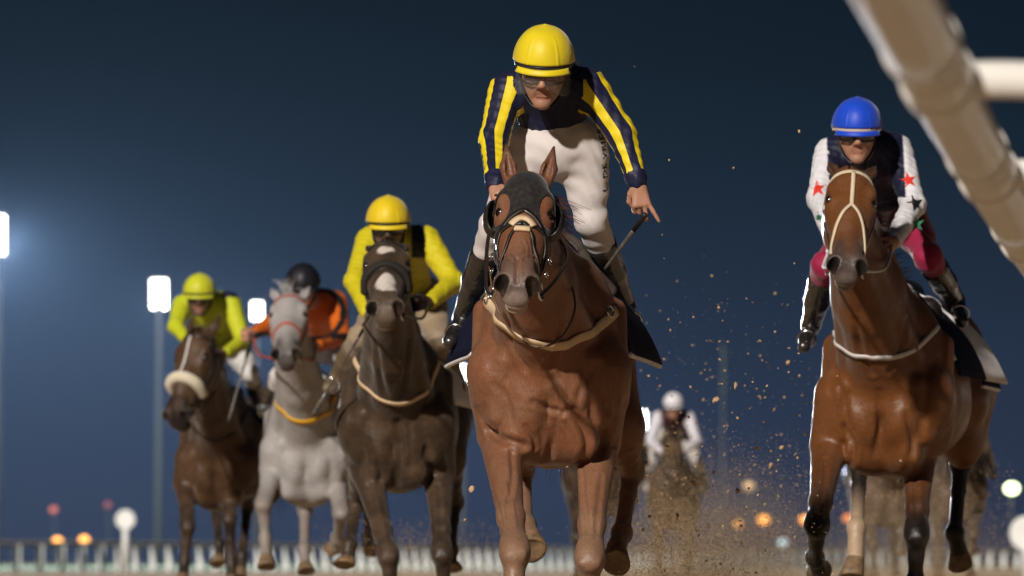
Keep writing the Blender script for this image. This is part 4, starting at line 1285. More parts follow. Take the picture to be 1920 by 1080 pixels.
# ---------------------------------------------------------------- his rider
HJ = dict(head=S(1019, 133, 22.45), neck=S(1026, 158, 22.62), chest=S(1030, 162, 22.80), pelvis=S(1042, 276, 22.80),
    sh_l=S(950, 172, 22.68), sh_r=S(1106, 164, 22.68), el_l=S(926, 262, 22.58), el_r=S(1166, 252, 22.66), wr_l=S(930, 352, 22.34), wr_r=S(1197, 346, 22.60),
    hip_l=S(1000, 276, 22.82), hip_r=S(1092, 270, 22.82), kn_l=S(930, 424, 22.88), kn_r=S(1108, 412, 22.86),
    an_l=S(872, 592, 23.28), an_r=S(1170, 572, 23.30), toe_l=S(846, 636, 23.05), toe_r=S(1186, 610, 23.08))
pt = lambda a, b, c_: (a, b, c_)
POINT = [(.030, .074, (.9, 1.3, .9), 0), (.012, .080, (.75, 1.1, .7), -.05), (-.010, .078, (.30, .45, .35), -.05), (-.027, .082, (.05, .10, .08), -.42)]
rider1 = make_person(dict(J=HJ, face=(-.05, -.93, -.37), up=(.03, -.37, .93), hs=1.05,
    body=(.010, .011, .040), sleeve=(.010, .011, .040), breeches=(.70, .64, .63), cap=(.82, .64, .012), cuff=(.012, .012, .045), cap_r=(.110, .132, .114),
    striped=True, hem=.42, hb=.056, hem_r=.142, depth=1.02, stripe_ref=dict(l=(-.35, -1, 0), r=(.35, -1, .05)), res=.0065, fine=.0042, fine_hands='r', want_bvh=True, visor=True,
    hands=dict(l=((.2, -.6, -.6), (1, 0, 0)), r=((.16, -.12, -1), (-1, -.10, -.25), POINT, ((.034, .030, .016), (.044, .058, .032), (.030, .080, .044)))),
    label='rider in navy and yellow striped silks and yellow cap standing up on the chestnut'))
# the name down the outside of the thigh
hp, kn = HJ['hip_r'], HJ['kn_r']
ax_ = nrm(hp - kn)
dirn = nrm((-.80, .60, 0)); yv = nrm(np.cross(dirn, ax_)); yv = yv if yv[0] < 0 else -yv
ts = text_shape('L. DE VRIES', .046)
ts = ([(y_[0], y_[1]) for y_ in ts[0]], ts[1])
org = kn + (hp - kn) * .36 + np.array((.075, -.05, 0))
decal('lettering', ts, org + yv * -.01, ax_, yv, dirn, rider1.br_bvh, M['letter'], rider1.breeches)
wa = S(1203, 412, 22.56); wb = S(1176, 448, 22.60)
wd_ = nrm(wb - wa)
whip('short brown riding whip in the fingers of the rider standing in the stirrups', wa - wd_ * .03, wb + wd_ * .16, .3, None, False, .009)
# ================================================================ the rest of the field
def std_horse(px, d, yaw, label, **kw):
    O = np.array((W(px, 700, d)[0], d, 0.)); yw = math.radians(yaw); s = kw.get('s', 1.0)
    bk = np.array([math.sin(yw), math.cos(yw), 0]); rt = np.array([math.cos(yw), -math.sin(yw), 0])
    def L(x, y, z): return O + rt * x * s + bk * y * s + np.array((0, 0, z * s))
    sp = dict(O=O, yaw=yaw, label=label, poll=L(0, -.52, 1.72), nose=L(0, -.92, 1.26),
        fore=dict(l=(L(-.19, .33, .84), L(-.17, -.10, .52), L(-.16, -.15, .26), L(-.16, -.22, .17)),
                  r=(L(.19, .35, .84), L(.17, .02, .58), L(.17, .25, .45), L(.17, .33, .40))),
        hind=dict(l=(L(-.18, 1.42, .88), L(-.17, 1.78, .62), L(-.16, 1.6, .25), L(-.16, 1.52, .14)),
                  r=(L(.18, 1.40, .88), L(.17, 1.6, .55), L(.16, 1.35, .28), L(.16, 1.28, .17))),
        res=.018, fine=.010, group='racehorses galloping down the straight', dz=-.02)
    for a in ('fore', 'hind'):
        if a in kw: sp[a].update(kw.pop(a))
    sp.update(kw)
    return make_horse(sp)

def std_person(H, label, over=None, **kw):
    L = H.L
    J = dict(head=L(0, .22, 2.14), neck=L(0, .40, 2.07), chest=L(0, .5, 2.02), pelvis=L(0, .95, 1.88))
    for a, sd in (('l', -1), ('r', 1)):
        J.update({'sh_' + a: L(sd * .18, .42, 2.02), 'el_' + a: L(sd * .27, .30, 1.74), 'wr_' + a: L(sd * .12, .02, 1.60), 'hip_' + a: L(sd * .1, .95, 1.84),
                  'kn_' + a: L(sd * .27, .55, 1.52), 'an_' + a: L(sd * .36, .95, 1.25), 'toe_' + a: L(sd * .38, .82, 1.17)})
    J.update(over or {})
    sp = dict(J=J, face=(0, -.97, -.22), up=(0, -.2, .98), hands={a: (J['wr_' + a] - J['el_' + a], (0, 0, 1)) for a in 'lr'}, res=.012, fine=.009, label=label, group='riders in racing silks')
    sp.update(kw)
    return make_person(sp)

def simple_saddle(H, m, flare=.12, edge=None, y0=.50, y1=1.12):
    so_, prof = cloth_shell(H, 'saddle_cloth', m, 0, y0, y1, 1.0, flare=flare)
    if edge is not None:
        for i in (0, 30): tube_part('cloth_edge', [prof[j][i] for j in range(0, 23, 3)], .014, edge, H.root, 4, 6)
    SF = Field()
    SF.cone(H.L(0, .66, 1.575), .05, H.L(0, 1.0, 1.555), .075, .04, (.01,) * 3); SF.cone(H.L(-.13, .72, 1.49), .05, H.L(.13, .72, 1.49), .05, .05, (.01,) * 3)
    for sd in (-1, 1): SF.cone(H.L(sd * .17, .72, 1.44), .05, H.L(sd * .28, .80, 1.20), .035, .04, (.01,) * 3, sq=(H.R0[:, 0], .5))
    me, V, Q = field_mesh('saddle', SF, .018, colour=False); put('saddle', me, M['leather'], H.root)
    return prof

def reins(H, P, m):
    for a, sd in (('l', -1), ('r', 1)):
        p0 = H.h(sd * .075, .50, -.06); p1 = P.J['wr_' + a]
        tube_part('rein', [p0, (p0 + p1) / 2 + np.array((sd * .03, 0, -.05)), p1], .008, m, H.root, 8, 6)

# ---------------------------------------------------------------- bay by the rail
bay = std_horse(1648, 26.3, 12, 'glossy bay racehorse with a cream crossed noseband, galloping beside the curved white rail', s=1.03,
    coat=(.150, .052, .014), coat2=(.055, .020, .009), legs_col=(.010, .007, .006), muzzle=(.055, .038, .034), lip=(.20, .15, .13), mat='coat_clean',
    poll=S(1597, 332, 25.65), nose=S(1587, 518, 25.22), head_right=(1, .10, 0), hw=1.02,
    ears=((-.10, -.115, -.03), (.10, -.115, -.03)), neck_r=1.12,
    fore=dict(l=(S(1556, 835, 26.55), S(1532, 985, 26.0), S(1528, 1045, 26.35), S(1538, 1078, 26.55)),
              r=(S(1722, 850, 26.7), S(1719, 1000, 26.35), S(1716, 1090, 26.4), S(1714, 1150, 26.3))),
    hind=dict(l=(S(1615, 780, 27.5), S(1612, 868, 27.9), S(1606, 990, 27.6), S(1603, 1085, 27.5)),
              r=(S(1800, 760, 27.7), S(1802, 868, 28.2), S(1790, 1000, 27.9), S(1803, 1055, 28.0))),
    socks=dict(hl=(.42, .30, .20)), res=.0125,
    lines=[([S(x, y, 26) for x, y in L_], w_, dp_) for L_, w_, dp_ in (
        (((1650, 735), (1652, 790), (1640, 850)), .018, .009), (((1585, 800), (1600, 840), (1590, 880)), .016, .016), (((1700, 780), (1712, 830), (1700, 880)), .016, .014), (((1605, 600), (1615, 660), (1635, 700)), .016, .012), (((1700, 600), (1690, 650), (1670, 695)), .016, .012),
        (((1548, 860), (1545, 910), (1535, 960)), .012, .012), (((1712, 870), (1716, 920), (1718, 970)), .012, .012), (((1560, 700), (1580, 740), (1590, 790)), .016, .008), (((1740, 700), (1735, 760), (1725, 820)), .016, .010))], fine=.0075, mane=(.012, .009, .008), forelock_len=.08)
bridle(bay, M['leather'], noseband=False, brow=True, browmat=M['cream_web'], w_=.024)
def bs(name, c, w_, m): return head_strap(bay, name, c, w_, m, .004, .006)
bs('noseband_strap', [(0, .06, .09), (0, .14, .09), (0, .20, .09), (0, .25, .09)], .019, M['cream_web'])
for sd in (-1, 1): bs('noseband_strap', [(0, .245, .09), (sd * .035, .30, .08), (sd * .060, .37, .05), (sd * .068, .46, 0), (sd * .068, .50, -.04)], .017, M['cream_web'])
breast_strap(bay, [S(1545, 620, 26.5), S(1560, 648, 26.3), S(1600, 680, 26.1), S(1650, 692, 26.05), S(1700, 672, 26.15), S(1738, 620, 26.5)], .026, M['white_web'])
prof = simple_saddle(bay, M['navy_cloth'], .12, y0=.52, y1=1.10)
tube_part('cloth_edge', prof[0][2:29:2], .010, M['white_cloth'], bay.root, 3, 6)
cloth_shell(bay, 'number_cloth', M['white_cloth'], 0, .86, 1.12, 1.0, flare=.20, thick=.034, span=100)
so_, prof = cloth_shell(bay, 'rear_cloth', M['navy_cloth'], 0, 1.04, 1.26, 1.0, flare=.18, thick=.030, span=104)
for i in (0, 30): tube_part('cloth_edge', [prof[j][i] for j in range(0, 23, 3)], .012, M['white_cloth'], bay.root, 4, 6)
JB = {k: S(*v) for k, v in {'head': (1607, 250, 26.35), 'neck': (1614, 280, 26.55), 'chest': (1622, 292, 26.65), 'pelvis': (1664, 372, 27.25), 'sh_l': (1556, 288, 26.62), 'sh_r': (1682, 282, 26.66), 'el_l': (1537, 372, 26.4), 'el_r': (1712, 384, 26.45),
    'wr_l': (1562, 452, 26.0), 'wr_r': (1674, 456, 26.05), 'hip_l': (1628, 398, 27.25), 'hip_r': (1692, 396, 27.28), 'kn_l': (1548, 498, 26.75), 'kn_r': (1740, 482, 26.8), 'an_l': (1522, 606, 27.15), 'an_r': (1790, 562, 27.25), 'toe_l': (1508, 646, 26.9), 'toe_r': (1802, 600, 27.05)}.items()}
def fix_vest(V, C):
    m = (V[:, 0] > S(1550, 0, 26.6)[0]) & (V[:, 0] < S(1692, 0, 26.6)[0]) & (V[:, 2] > S(0, 372, 26.5)[2]) & (V[:, 1] > 26.36)
    C[m] = (.008, .010, .032); return C
rider2 = std_person(bay, 'rider in blue cap, navy body and white sleeves with coloured stars, on the bay', JB, face=(-.02, -.97, -.24), up=(0, -.24, .97),
    body=(.008, .010, .032), sleeve=(.72, .70, .74), breeches=(.30, .010, .055), pelvis_col=(.70, .68, .72), cap=(.008, .065, .62), rim=(.68, .52, .45), goggles='dark', res=.008, fine=.006, want_bvh=True, breeches_mat='breeches_plain', sock=.30,
    hands=dict(l=((.1, -.5, -.5), (0, 0, 1)), r=((-.35, -.5, -.35), (0, 0, 1))), hem=.80, fix_silk=fix_vest)
reins(bay, rider2, M['white_web'])
star_cols = dict(red=(.70, .035, .02), black=(.008, .008, .010), green=(.004, .13, .055))
for a, cen, c_, R_ in (('r', (1716, 333), 'red', .042), ('r', (1720, 380), 'black', .047), ('r', (1718, 420), 'green', .042), ('l', (1531, 352), 'red', .045), ('l', (1538, 412), 'green', .036)):
    decal('star', star_shape(R_, .15), S(cen[0], cen[1], 26.3), (1, 0, 0), (0, 0, 1), nrm((.12 if a == 'l' else -.12, 1, 0)), rider2.silk_bvh, mat('star_' + c_, star_cols[c_], rough=.6), rider2.silks)

# ---------------------------------------------------------------- dark brown
YEL = (.60, .51, .012)
brown = std_horse(737, 30.0, 3, 'dark brown racehorse with a white star and snip and a tan breast strap', s=1.0,
    coat=(.046, .029, .018), coat2=(.028, .018, .013), legs_col=(.038, .025, .017), muzzle=(.085, .060, .042), lip=(.14, .10, .07), mat='coat_dusty',  # coat colour darkened further to stand for weaker light on this horse
    poll=S(726, 470, 29.25), nose=S(722, 592, 28.74), hw=1.12, blaze=[(.095, .150, .040, 0), (.33, .47, .046, 0)],
    ears=((-.085, -.13, -.05), (.085, -.13, -.05)),
    fore=dict(l=(S(690, 885, 30.25), S(728, 1040, 29.75), S(734, 1110, 29.75), S(730, 1152, 29.65)),
              r=(S(822, 885, 30.3), S(829, 1036, 29.9), S(833, 1105, 29.95), S(832, 1150, 29.85))),
    hind=dict(l=(S(690, 860, 31.2), S(668, 940, 31.6), S(655, 1022, 31.3), S(651, 1062, 31.25)),
              r=(S(830, 860, 31.3), S(852, 940, 31.7), S(844, 1030, 31.4), S(842, 1068, 31.35))), mane=(.012, .010, .008), forelock_len=.07, res=.014, fine=.009,
    lines=[([S(x, y, 30) for x, y in L_], w_, dp_) for L_, w_, dp_ in ((((745, 790), (750, 850), (742, 905)), .018, .018), (((700, 850), (715, 885), (712, 905)), .018, .016), (((800, 840), (805, 880), (795, 910)), .018, .016), (((690, 910), (705, 970), (718, 1010)), .013, .012), (((822, 910), (826, 970), (828, 1010)), .013, .012), (((705, 640), (712, 700), (722, 740)), .018, .014), (((765, 640), (760, 700), (750, 745)), .018, .014))])
bridle(brown, M['leather'], nose=.30, w_=.024)
head_strap(brown, 'noseband', [(-.10, .30, -.06), (-.085, .275, .03), (0, .26, .10), (.085, .275, .03), (.10, .30, -.06)], .05, mat('dark_fleece', (.02, .015, .012), rough=.9), .004, .022)
breast_strap(brown, [S(655, 668, 30.2), S(672, 705, 30.0), S(705, 745, 29.85), S(750, 756, 29.85), S(792, 730, 30.0), S(812, 680, 30.2)], .032, M['tan'])
simple_saddle(brown, M['white_cloth'], .10)
def fix_yellow(V, C):
    a = S(800, 420, 30.5)[0]
    m = (np.abs(V[:, 0] - (S(786, 420, 30.5)[0])) < .035) & (V[:, 2] > S(0, 486, 30.5)[2]) & (V[:, 1] < 30.75)
    C[m] = (.010, .011, .028); return C
JJ = {k: S(*v) for k, v in {'head': (728, 426, 30.15), 'neck': (736, 446, 30.35), 'chest': (745, 466, 30.5), 'pelvis': (768, 545, 31.0), 'sh_l': (692, 452, 30.4), 'sh_r': (800, 450, 30.4), 'el_l': (666, 528, 30.15), 'el_r': (850, 530, 30.2),
    'wr_l': (692, 592, 29.85), 'wr_r': (804, 568, 29.9), 'hip_l': (735, 560, 31.0), 'hip_r': (800, 556, 31.0), 'kn_l': (676, 632, 30.5), 'kn_r': (822, 640, 30.55), 'an_l': (634, 706, 30.9), 'an_r': (852, 706, 30.95), 'toe_l': (616, 726, 30.7), 'toe_r': (862, 730, 30.75)}.items()}
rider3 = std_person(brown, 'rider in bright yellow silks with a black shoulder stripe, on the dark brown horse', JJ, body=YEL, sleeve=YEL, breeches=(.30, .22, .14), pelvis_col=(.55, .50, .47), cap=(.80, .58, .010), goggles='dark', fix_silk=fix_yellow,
    skin=(.10, .062, .05), gloves=dict(r=(.010, .010, .012), l=SKIN), boot_mat=mat('muddy_boot', (.16, .115, .065), rough=.6), res=.010, fine=.008, hands=dict(l=((.15, -.5, -.5), (0, 0, 1)), r=((-.5, -.5, -.1), (0, 0, 1))))  # skin darkened: the cap's shade on the face is painted into its colour
reins(brown, rider3, M['leather'])
whip('whip pointing down beside the shoulder of the dark brown horse', S(694, 596, 29.8), S(612, 735, 29.9), .25, None, True, .007)

# ---------------------------------------------------------------- grey
grey = std_horse(572, 37.6, 3, 'pale grey racehorse with raised forelock and a yellow breast strap', s=1.0,
    coat=(.37, .35, .345), coat2=(.36, .33, .33), legs_col=(.24, .21, .195), muzzle=(.075, .065, .065), lip=(.10, .085, .085), mat='coat_dusty',
    poll=S(543, 564, 36.9), nose=S(536, 676, 36.42), hw=1.12, ears=((-.11, -.14, .0), (.11, -.15, .0)), forelock_up=True, forelock_len=.11, mane=(.48, .46, .45), mane_side=-1, mane_len=.03, mane_n=80,
    fore=dict(l=(S(512, 878, 37.8), S(494, 945, 37.5), S(497, 1010, 37.5), S(499, 1066, 37.4)),
              r=(S(628, 890, 37.9), S(640, 962, 37.5), S(632, 1010, 37.8), S(628, 1034, 37.9))),
    hind=dict(l=(S(545, 870, 38.8), S(572, 955, 39.2), S(570, 1030, 38.9), S(574, 1075, 38.8)),
              r=(S(640, 870, 39.0), S(692, 950, 39.3), S(690, 1005, 39.0), S(692, 1038, 38.9))))
bridle(grey, M['red_web'], nose=.34, w_=.020)
breast_strap(grey, [S(510, 715, 37.7), S(520, 752, 37.5), S(545, 780, 37.4), S(590, 790, 37.4), S(630, 775, 37.5), S(650, 730, 37.7)], .036, M['yellow_web'])
simple_saddle(grey, M['white_cloth'], .08)
ORG = (.62, .125, .010)
def fix_orange(V, C):
    x = (V[:, 0] - S(598, 0, 38.2)[0]); z = V[:, 2] - S(0, 590, 38.2)[2]
    m = (np.abs(np.hypot(x, z) - .175) < .022) | (np.abs(z + .16) < .02)
    C[m] = (.012, .010, .012); return C
JG = {k: S(*v) for k, v in {'head': (568, 540, 37.85), 'neck': (580, 562, 38.05), 'chest': (596, 578, 38.2), 'pelvis': (624, 640, 38.7), 'sh_l': (548, 574, 38.1), 'sh_r': (632, 568, 38.2), 'el_l': (504, 612, 37.8), 'el_r': (640, 632, 37.9),
    'wr_l': (474, 626, 37.6), 'wr_r': (592, 650, 37.5), 'hip_l': (598, 648, 38.7), 'hip_r': (650, 648, 38.7), 'kn_l': (524, 706, 38.2), 'kn_r': (655, 700, 38.2), 'an_l': (502, 760, 38.6), 'an_r': (672, 760, 38.6), 'toe_l': (496, 775, 38.4), 'toe_r': (676, 778, 38.4)}.items()}
rider4 = std_person(grey, 'rider in orange silks with black bands and a black cap, on the grey horse', JG, body=ORG, sleeve=ORG, breeches=(.6, .56, .55), cap=(.010, .010, .014), goggles='dark', fix_silk=fix_orange)
reins(grey, rider4, M['red_web'])
whip('long thin whip held out beside the grey horse by the rider in orange', S(474, 628, 37.5), S(428, 790, 37.4), .25, None, False, .010)

# ---------------------------------------------------------------- dark bay with the fleece noseband
fleece = std_horse(402, 41.0, 6, 'dark bay racehorse with a white fleece noseband and its head turned aside', s=1.0,
    coat=(.058, .028, .013), coat2=(.03, .015, .009), legs_col=(.020, .014, .011), muzzle=(.018, .013, .012), mat='coat_dusty',  # dim light on this horse is put into a darker coat colour
    poll=S(376, 628, 40.3), nose=S(328, 796, 39.95), head_right=(.92, -.35, .25), hw=1.08, ears=((-.09, -.13, .0), (.09, -.13, .0)),
    fore=dict(l=(S(348, 905, 41.2), S(352, 985, 40.9), S(346, 1055, 40.9), S(342, 1095, 40.8)),
              r=(S(432, 905, 41.3), S(430, 972, 41.0), S(434, 1055, 41.0), S(434, 1100, 40.9))),
    hind=dict(l=(S(385, 880, 42.3), S(402, 945, 42.7), S(412, 1020, 42.4), S(412, 1060, 42.3)),
              r=(S(455, 880, 42.4), S(464, 950, 42.8), S(454, 1040, 42.5), S(450, 1085, 42.4))), mane=(.010, .008, .007))
bridle(fleece, M['leather'], noseband=False)
head_strap(fleece, 'noseband_strap', [(0, .06, .09), (0, .16, .09), (0, .26, .09), (0, .33, .09)], .016, M['white_web'], .004, .006)
nbp = [fleece.h(*c) for c in ((-.07, .36, -.07), (-.078, .35, .02), (-.045, .34, .07), (0, .335, .085), (.045, .34, .07), (.078, .35, .02), (.07, .36, -.07))]
tube_part('fleece_noseband', nbp, .042, M['fleece'], fleece.root, 5, 12)
breast_strap(fleece, [S(345, 770, 41.1), S(365, 815, 40.8), S(400, 830, 40.8), S(440, 815, 40.9), S(462, 770, 41.2)], .028, M['leather'])
simple_saddle(fleece, M['navy_cloth'], .14)
YG = (.52, .56, .02)
def fix_y5(V, C):
    m = (V[:, 0] > S(415, 0, 41)[0]) & (V[:, 0] < S(446, 0, 41)[0]) & (V[:, 2] > S(0, 556, 41)[2])
    C[m] = (.010, .011, .03); return C
JF = {k: S(*v) for k, v in {'head': (374, 556, 40.95), 'neck': (382, 566, 41.15), 'chest': (388, 580, 41.3), 'pelvis': (412, 640, 41.8), 'sh_l': (342, 572, 41.2), 'sh_r': (432, 566, 41.2), 'el_l': (330, 612, 40.95), 'el_r': (456, 640, 41.0),
    'wr_l': (352, 640, 40.7), 'wr_r': (420, 664, 40.7), 'hip_l': (390, 650, 41.8), 'hip_r': (440, 648, 41.8), 'kn_l': (348, 700, 41.3), 'kn_r': (468, 700, 41.3), 'an_l': (330, 752, 41.7), 'an_r': (486, 756, 41.7), 'toe_l': (326, 768, 41.5), 'toe_r': (490, 776, 41.5)}.items()}
rider5 = std_person(fleece, 'rider in lime yellow silks and cap with a navy shoulder patch', JF, body=YG, sleeve=YG, breeches=(.62, .6, .6), cap=(.58, .60, .02), goggles='dark', fix_silk=fix_y5, skin=(.14, .08, .065))  # skin colour darkened to paint in the shade under the cap
reins(fleece, rider5, M['leather'])

# ---------------------------------------------------------------- horses further back
def back_horse(px, d, yaw, label, rl, coat, silks, sleeve, cap, breeches=(.5, .47, .45), muzzle=(.03, .02, .018), cloth=None, mirror=False, blaze=None, gloves=None, legs=None):
    H = std_horse(px, d, yaw, label, coat=coat, legs_col=legs or tuple(np.array(coat) * .5), muzzle=muzzle, mat='coat_dusty', res=.024, fine=.014, mane=tuple(np.array(coat) * .3), blaze=blaze)
    bridle(H, M['leather'], w_=.024)
    simple_saddle(H, cloth or M['white_cloth'], .08)
    P = std_person(H, rl, None, body=silks, sleeve=sleeve, breeches=breeches, cap=cap, goggles='dark', res=.016, fine=.012)
    reins(H, P, M['leather'])
    return H, P
back_horse(1122, 47.5, 2, 'dark racehorse almost hidden behind the leading chestnut', 'rider in dark silks and cap close behind the leading chestnut', (.035, .022, .015), (.02, .02, .03), (.02, .02, .03), (.02, .02, .03), (.3, .28, .27))
back_horse(1262, 66, 2, 'dark brown racehorse far back in the dirt spray', 'far rider in a white cap and maroon silks with white sleeves', (.075, .048, .024), (.05, .010, .014), (.62, .60, .66), (.75, .74, .78))
back_horse(1664, 60, 0, 'brown racehorse with a white face seen under the belly of the bay', 'far rider in lime yellow silks seen under the belly of the bay', (.12, .085, .06), (.50, .56, .03), (.50, .56, .03), (.60, .62, .03), blaze=[(.0, .5, .05, 0)])
back_horse(1790, 55, 4, 'grey brown racehorse behind the hind legs of the bay', 'far rider in a blue cap and pale silks behind the hind legs of the bay', (.10, .075, .055), (.50, .52, .62), (.5, .52, .62), (.03, .10, .6))
# ================================================================ the running rail over the camera
RH = 1.205
def rail_xy(d): return np.array((.62 + .1165 * (d - 9.1) + .0006 * (d - 9.1) ** 2, d, RH))
rail = thing('running_rail', 'thick white plastic running rail on goose neck posts beside the track', 'rail', (rail_xy(14)[0], 14, 0))
ds = np.arange(4.74, 92.0, 2.6)
m0 = M['white_plastic']
for i, (a, b) in enumerate(zip(ds[:-1], ds[1:])):
    # each length is a tube of its own, butted at a collar
    ps = [(rail_xy(a + (b - a) * t) , .066) for t in np.linspace(.002, .998, 7)]
    put('rail_length', sweep_mesh('rail_length', [ps], 28), m0, rail)
for k, d in enumerate(ds):
    p = rail_xy(d); t = nrm(rail_xy(d + .1) - p)
    put('collar', sweep_mesh('collar', [[(p - t * .055, .0685), (p - t * .052, .0715), (p + t * .052, .0715), (p + t * .055, .0685)]], 28), m0, rail)
    q = p + t * .72                                    # goose neck arm leaves the side, turns down to the ground
    pa = [q + np.array((.03, 0, 0)), q + np.array((.18, .0, .0)), q + np.array((.46, .0, -.03)), q + np.array((.60, .0, -.15)), q + np.array((.64, 0, -.40)), np.array((q[0] + .64, q[1], 0.))]
    ar = spline(pa, 6)
    put('goose_neck_post', sweep_mesh('goose_neck_post', [[(x, .036) for x in ar]], 18), m0, rail)
    put('saddle_bracket', sweep_mesh('saddle_bracket', [[(q - t * .075, .068), (q - t * .07, .0735), (q + t * .07, .0735), (q + t * .075, .068)]], 28), m0, rail)

# ================================================================ dirt thrown up by the hooves
def clod_mesh(seed, r):
    rnd = random.Random(seed); bm = bmesh.new(); bmesh.ops.create_icosphere(bm, subdivisions=1, radius=r)
    for v in bm.verts: v.co *= rnd.uniform(.6, 1.35)
    bm.transform(Matrix.Diagonal((1.3, .9, rnd.uniform(.5, .9), 1)))
    me = bpy.data.meshes.new('clod'); bm.to_mesh(me); bm.free(); return me
M['dirt'] = mat('damp_dirt', (.60, .41, .235), rough=.95, noise=(3, .5, (.36, .21, .10)))
def spray(name, label, n, fn, rfn, seed):
    rnd = np.random.RandomState(seed)
    V0 = np.array([(1, 0, 0), (-1, 0, 0), (0, 1, 0), (0, -1, 0), (0, 0, 1), (0, 0, -1)], float)
    F0 = np.array([(0, 2, 4), (2, 1, 4), (1, 3, 4), (3, 0, 4), (2, 0, 5), (1, 2, 5), (3, 1, 5), (0, 3, 5)])
    C_ = fn(rnd, n); r = rfn(rnd, n)
    V = []; 
    dirs = rnd.normal(size=(n, 3, 3)); Rq = np.linalg.qr(dirs)[0]
    st = rnd.uniform(.5, 1.5, size=(n, 1, 3)) * r[:, None, None]
    jit = rnd.uniform(.7, 1.25, size=(n, 6, 1))
    V = np.einsum('nij,nkj->nki', Rq, V0[None] * st * jit) + C_[:, None, :]
    Fc = (F0[None] + 6 * np.arange(n)[:, None, None]).reshape(-1, 3)
    o = put(name, np_mesh(name, V.reshape(-1, 3), Fc), M['dirt'], None, smooth=False)
    o['kind'] = 'stuff'; o['label'] = label
    return o
def plume(px0, px1, d0, d1, hpx, px_tilt=0, power=2.0):
    def fn(rnd, n):
        out_ = np.zeros((n, 3))
        t = rnd.rand(n) ** power
        px = np.where(rnd.rand(n) < .5, rnd.uniform(px0, px1, n), rnd.normal((px0 + px1) / 2, (px1 - px0) * .22, n)) + px_tilt * t
        d = rnd.uniform(d0, d1, n); py = 1095 - hpx * t * rnd.uniform(.75, 1.1, n)
        out_[:, 0] = (px - 960) / FPX * d; out_[:, 1] = d; out_[:, 2] = CAM_H + (1056 - py) / FPX * d
        out_[:, 2] = np.maximum(out_[:, 2], .01)
        return out_
    return fn
small = lambda lo, hi: (lambda rnd, n: lo + (hi - lo) * rnd.rand(n) ** 3)
spray('flying_dirt', 'fine spray of sand hanging behind the leading chestnut', 42000, plume(1130, 1500, 23.5, 33, 270, 20, 2.2), small(.0007, .0021), 1)
spray('flying_dirt', 'low rolling sand dust at the hooves of the leading chestnut', 60000, plume(1090, 1480, 23.2, 31, 140, 20, 1.7), small(.0007, .0024), 11)
spray('flying_dirt', 'loose dirt crumbs flying high behind the leading chestnut', 1100, plume(1150, 1560, 23.0, 33, 560, 20, 1.3), small(.0014, .0080), 2)
spray('flying_dirt', 'dirt crumbs in front of the far rider in the white cap', 700, plume(1170, 1340, 26, 45, 330, 10, 1.1), small(.0015, .007), 3)
spray('flying_dirt', 'sand kicked up round the legs of the bay', 16000, plume(1540, 1900, 29.6, 52, 240, 0, 2.2), small(.0010, .0038), 4)
spray('flying_dirt', 'sand kicked up under the dark brown horse', 9000, plume(600, 960, 31, 42, 120, 0, 2.0), small(.0012, .0045), 5)
rnd_ = random.Random(4)
clods = [(1452, 767, 24), (1440, 686, 24.5), (1478, 680, 25), (1426, 745, 24), (1380, 723, 23.5), (1510, 815, 24.5), (1343, 750, 24), (1420, 840, 25), (1383, 920, 24), (1445, 873, 26), (1465, 840, 26), (1338, 886, 24), (1205, 992, 23.6), (1218, 968, 23.6), (1195, 940, 24), (1270, 965, 25), (1300, 905, 25), (884, 916, 24), (872, 975, 24), (1499, 246, 23), (1190, 125, 24), (1255, 300, 23), (1242, 440, 22.5), (1375, 315, 24), (1320, 480, 24), (1400, 560, 25), (1565, 860, 25.5), (1350, 640, 23.5), (1290, 700, 24), (1460, 930, 24)]
vm = [clod_mesh(i, 1.0) for i in range(5)]
for i, (x, y, d) in enumerate(clods):
    r = rnd_.uniform(.006, .016) if i < 19 else rnd_.uniform(.003, .007)
    o = bpy.data.objects.new('dirt_clod', vm[i % 5])
    if not vm[i % 5].materials: vm[i % 5].materials.append(M['dirt'])
    COL.objects.link(o); o.location = Vector(W(x, y, d)); o.scale = (r, r, r); o.rotation_euler = (rnd_.uniform(0, 6), rnd_.uniform(0, 6), rnd_.uniform(0, 6))
    tag(o, 'clod of brown dirt flying through the air behind the leading chestnut', 'clod', 'flying dirt clods')

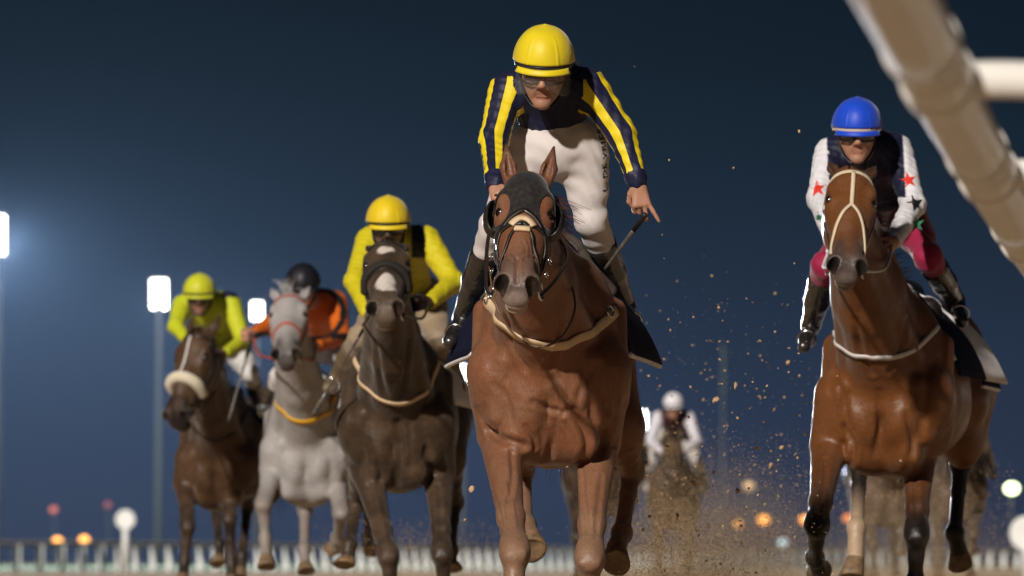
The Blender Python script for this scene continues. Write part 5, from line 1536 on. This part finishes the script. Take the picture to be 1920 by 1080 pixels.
# ================================================================ soft dust hanging low behind the hooves
def dust_cloud(label, c, r, dens, seed):
    bm = bmesh.new(); bmesh.ops.create_icosphere(bm, subdivisions=4, radius=1)
    bm.transform(Matrix.Translation(Vector(c)) @ Matrix.Diagonal((*r, 1)))
    me = bpy.data.meshes.new('dust_cloud'); bm.to_mesh(me); bm.free()
    m_ = bpy.data.materials.new('dust'); m_.use_nodes = True; t = m_.node_tree
    for n_ in list(t.nodes): t.nodes.remove(n_)
    o_ = t.nodes.new('ShaderNodeOutputMaterial'); v = t.nodes.new('ShaderNodeVolumePrincipled'); v.inputs['Color'].default_value = (.80, .60, .38, 1)
    co = t.nodes.new('ShaderNodeTexCoord')
    mp = t.nodes.new('ShaderNodeMapping'); mp.inputs['Location'].default_value = [-float(a) / b for a, b in zip(c, r)]; mp.inputs['Scale'].default_value = [1 / b for b in r]
    t.links.new(co.outputs['Object'], mp.inputs[0])
    ln = t.nodes.new('ShaderNodeVectorMath'); ln.operation = 'LENGTH'; t.links.new(mp.outputs[0], ln.inputs[0])
    fo = t.nodes.new('ShaderNodeMapRange'); fo.interpolation_type = 'SMOOTHSTEP'; fo.inputs['From Min'].default_value = 1.0; fo.inputs['From Max'].default_value = .15
    t.links.new(ln.outputs['Value'], fo.inputs['Value'])
    nz = t.nodes.new('ShaderNodeTexNoise'); nz.inputs['Scale'].default_value = 2.2; nz.inputs['Detail'].default_value = 4
    t.links.new(co.outputs['Object'], nz.inputs['Vector'])
    nr = t.nodes.new('ShaderNodeMapRange'); nr.inputs['From Min'].default_value = .38; nr.inputs['From Max'].default_value = .68; t.links.new(nz.outputs['Fac'], nr.inputs['Value'])
    mu = t.nodes.new('ShaderNodeMath'); mu.operation = 'MULTIPLY'; t.links.new(fo.outputs[0], mu.inputs[0]); t.links.new(nr.outputs[0], mu.inputs[1])
    m2 = t.nodes.new('ShaderNodeMath'); m2.operation = 'MULTIPLY'; m2.inputs[1].default_value = dens; t.links.new(mu.outputs[0], m2.inputs[0])
    t.links.new(m2.outputs[0], v.inputs['Density']); t.links.new(v.outputs[0], o_.inputs['Volume'])
    o = put('dust_cloud', me, m_, None); o['kind'] = 'stuff'; o['label'] = label
    return o
c_ = W(1330, 1060, 28.5)
dust_cloud('soft tan dust hanging low behind the leading chestnut', (c_[0], 28.5, .30), (.75, 4.5, .62), .30, 1)
c_ = W(1700, 1060, 36)
dust_cloud('soft tan dust hanging behind the legs of the bay', (c_[0], 36, .25), (.75, 6.0, .62), .17, 2)
# ================================================================ haze: one even box of air round the whole course
hz = put('haze', box_mesh('haze', (-420, -80, -1.0), (420, 1150, 40)), None, smooth=False)
hz['kind'] = 'stuff'; hz['label'] = 'thin night haze lit by the floodlights'
hm_ = bpy.data.materials.new('haze'); hm_.use_nodes = True
ht = hm_.node_tree
for n_ in list(ht.nodes): ht.nodes.remove(n_)
ho = ht.nodes.new('ShaderNodeOutputMaterial'); hv = ht.nodes.new('ShaderNodeVolumePrincipled')
hv.inputs['Color'].default_value = (.42, .64, 1.0, 1); hv.inputs['Density'].default_value = .000010; hv.inputs['Anisotropy'].default_value = .75
ht.links.new(hv.outputs[0], ho.inputs['Volume'])
hz.data.materials.append(hm_)
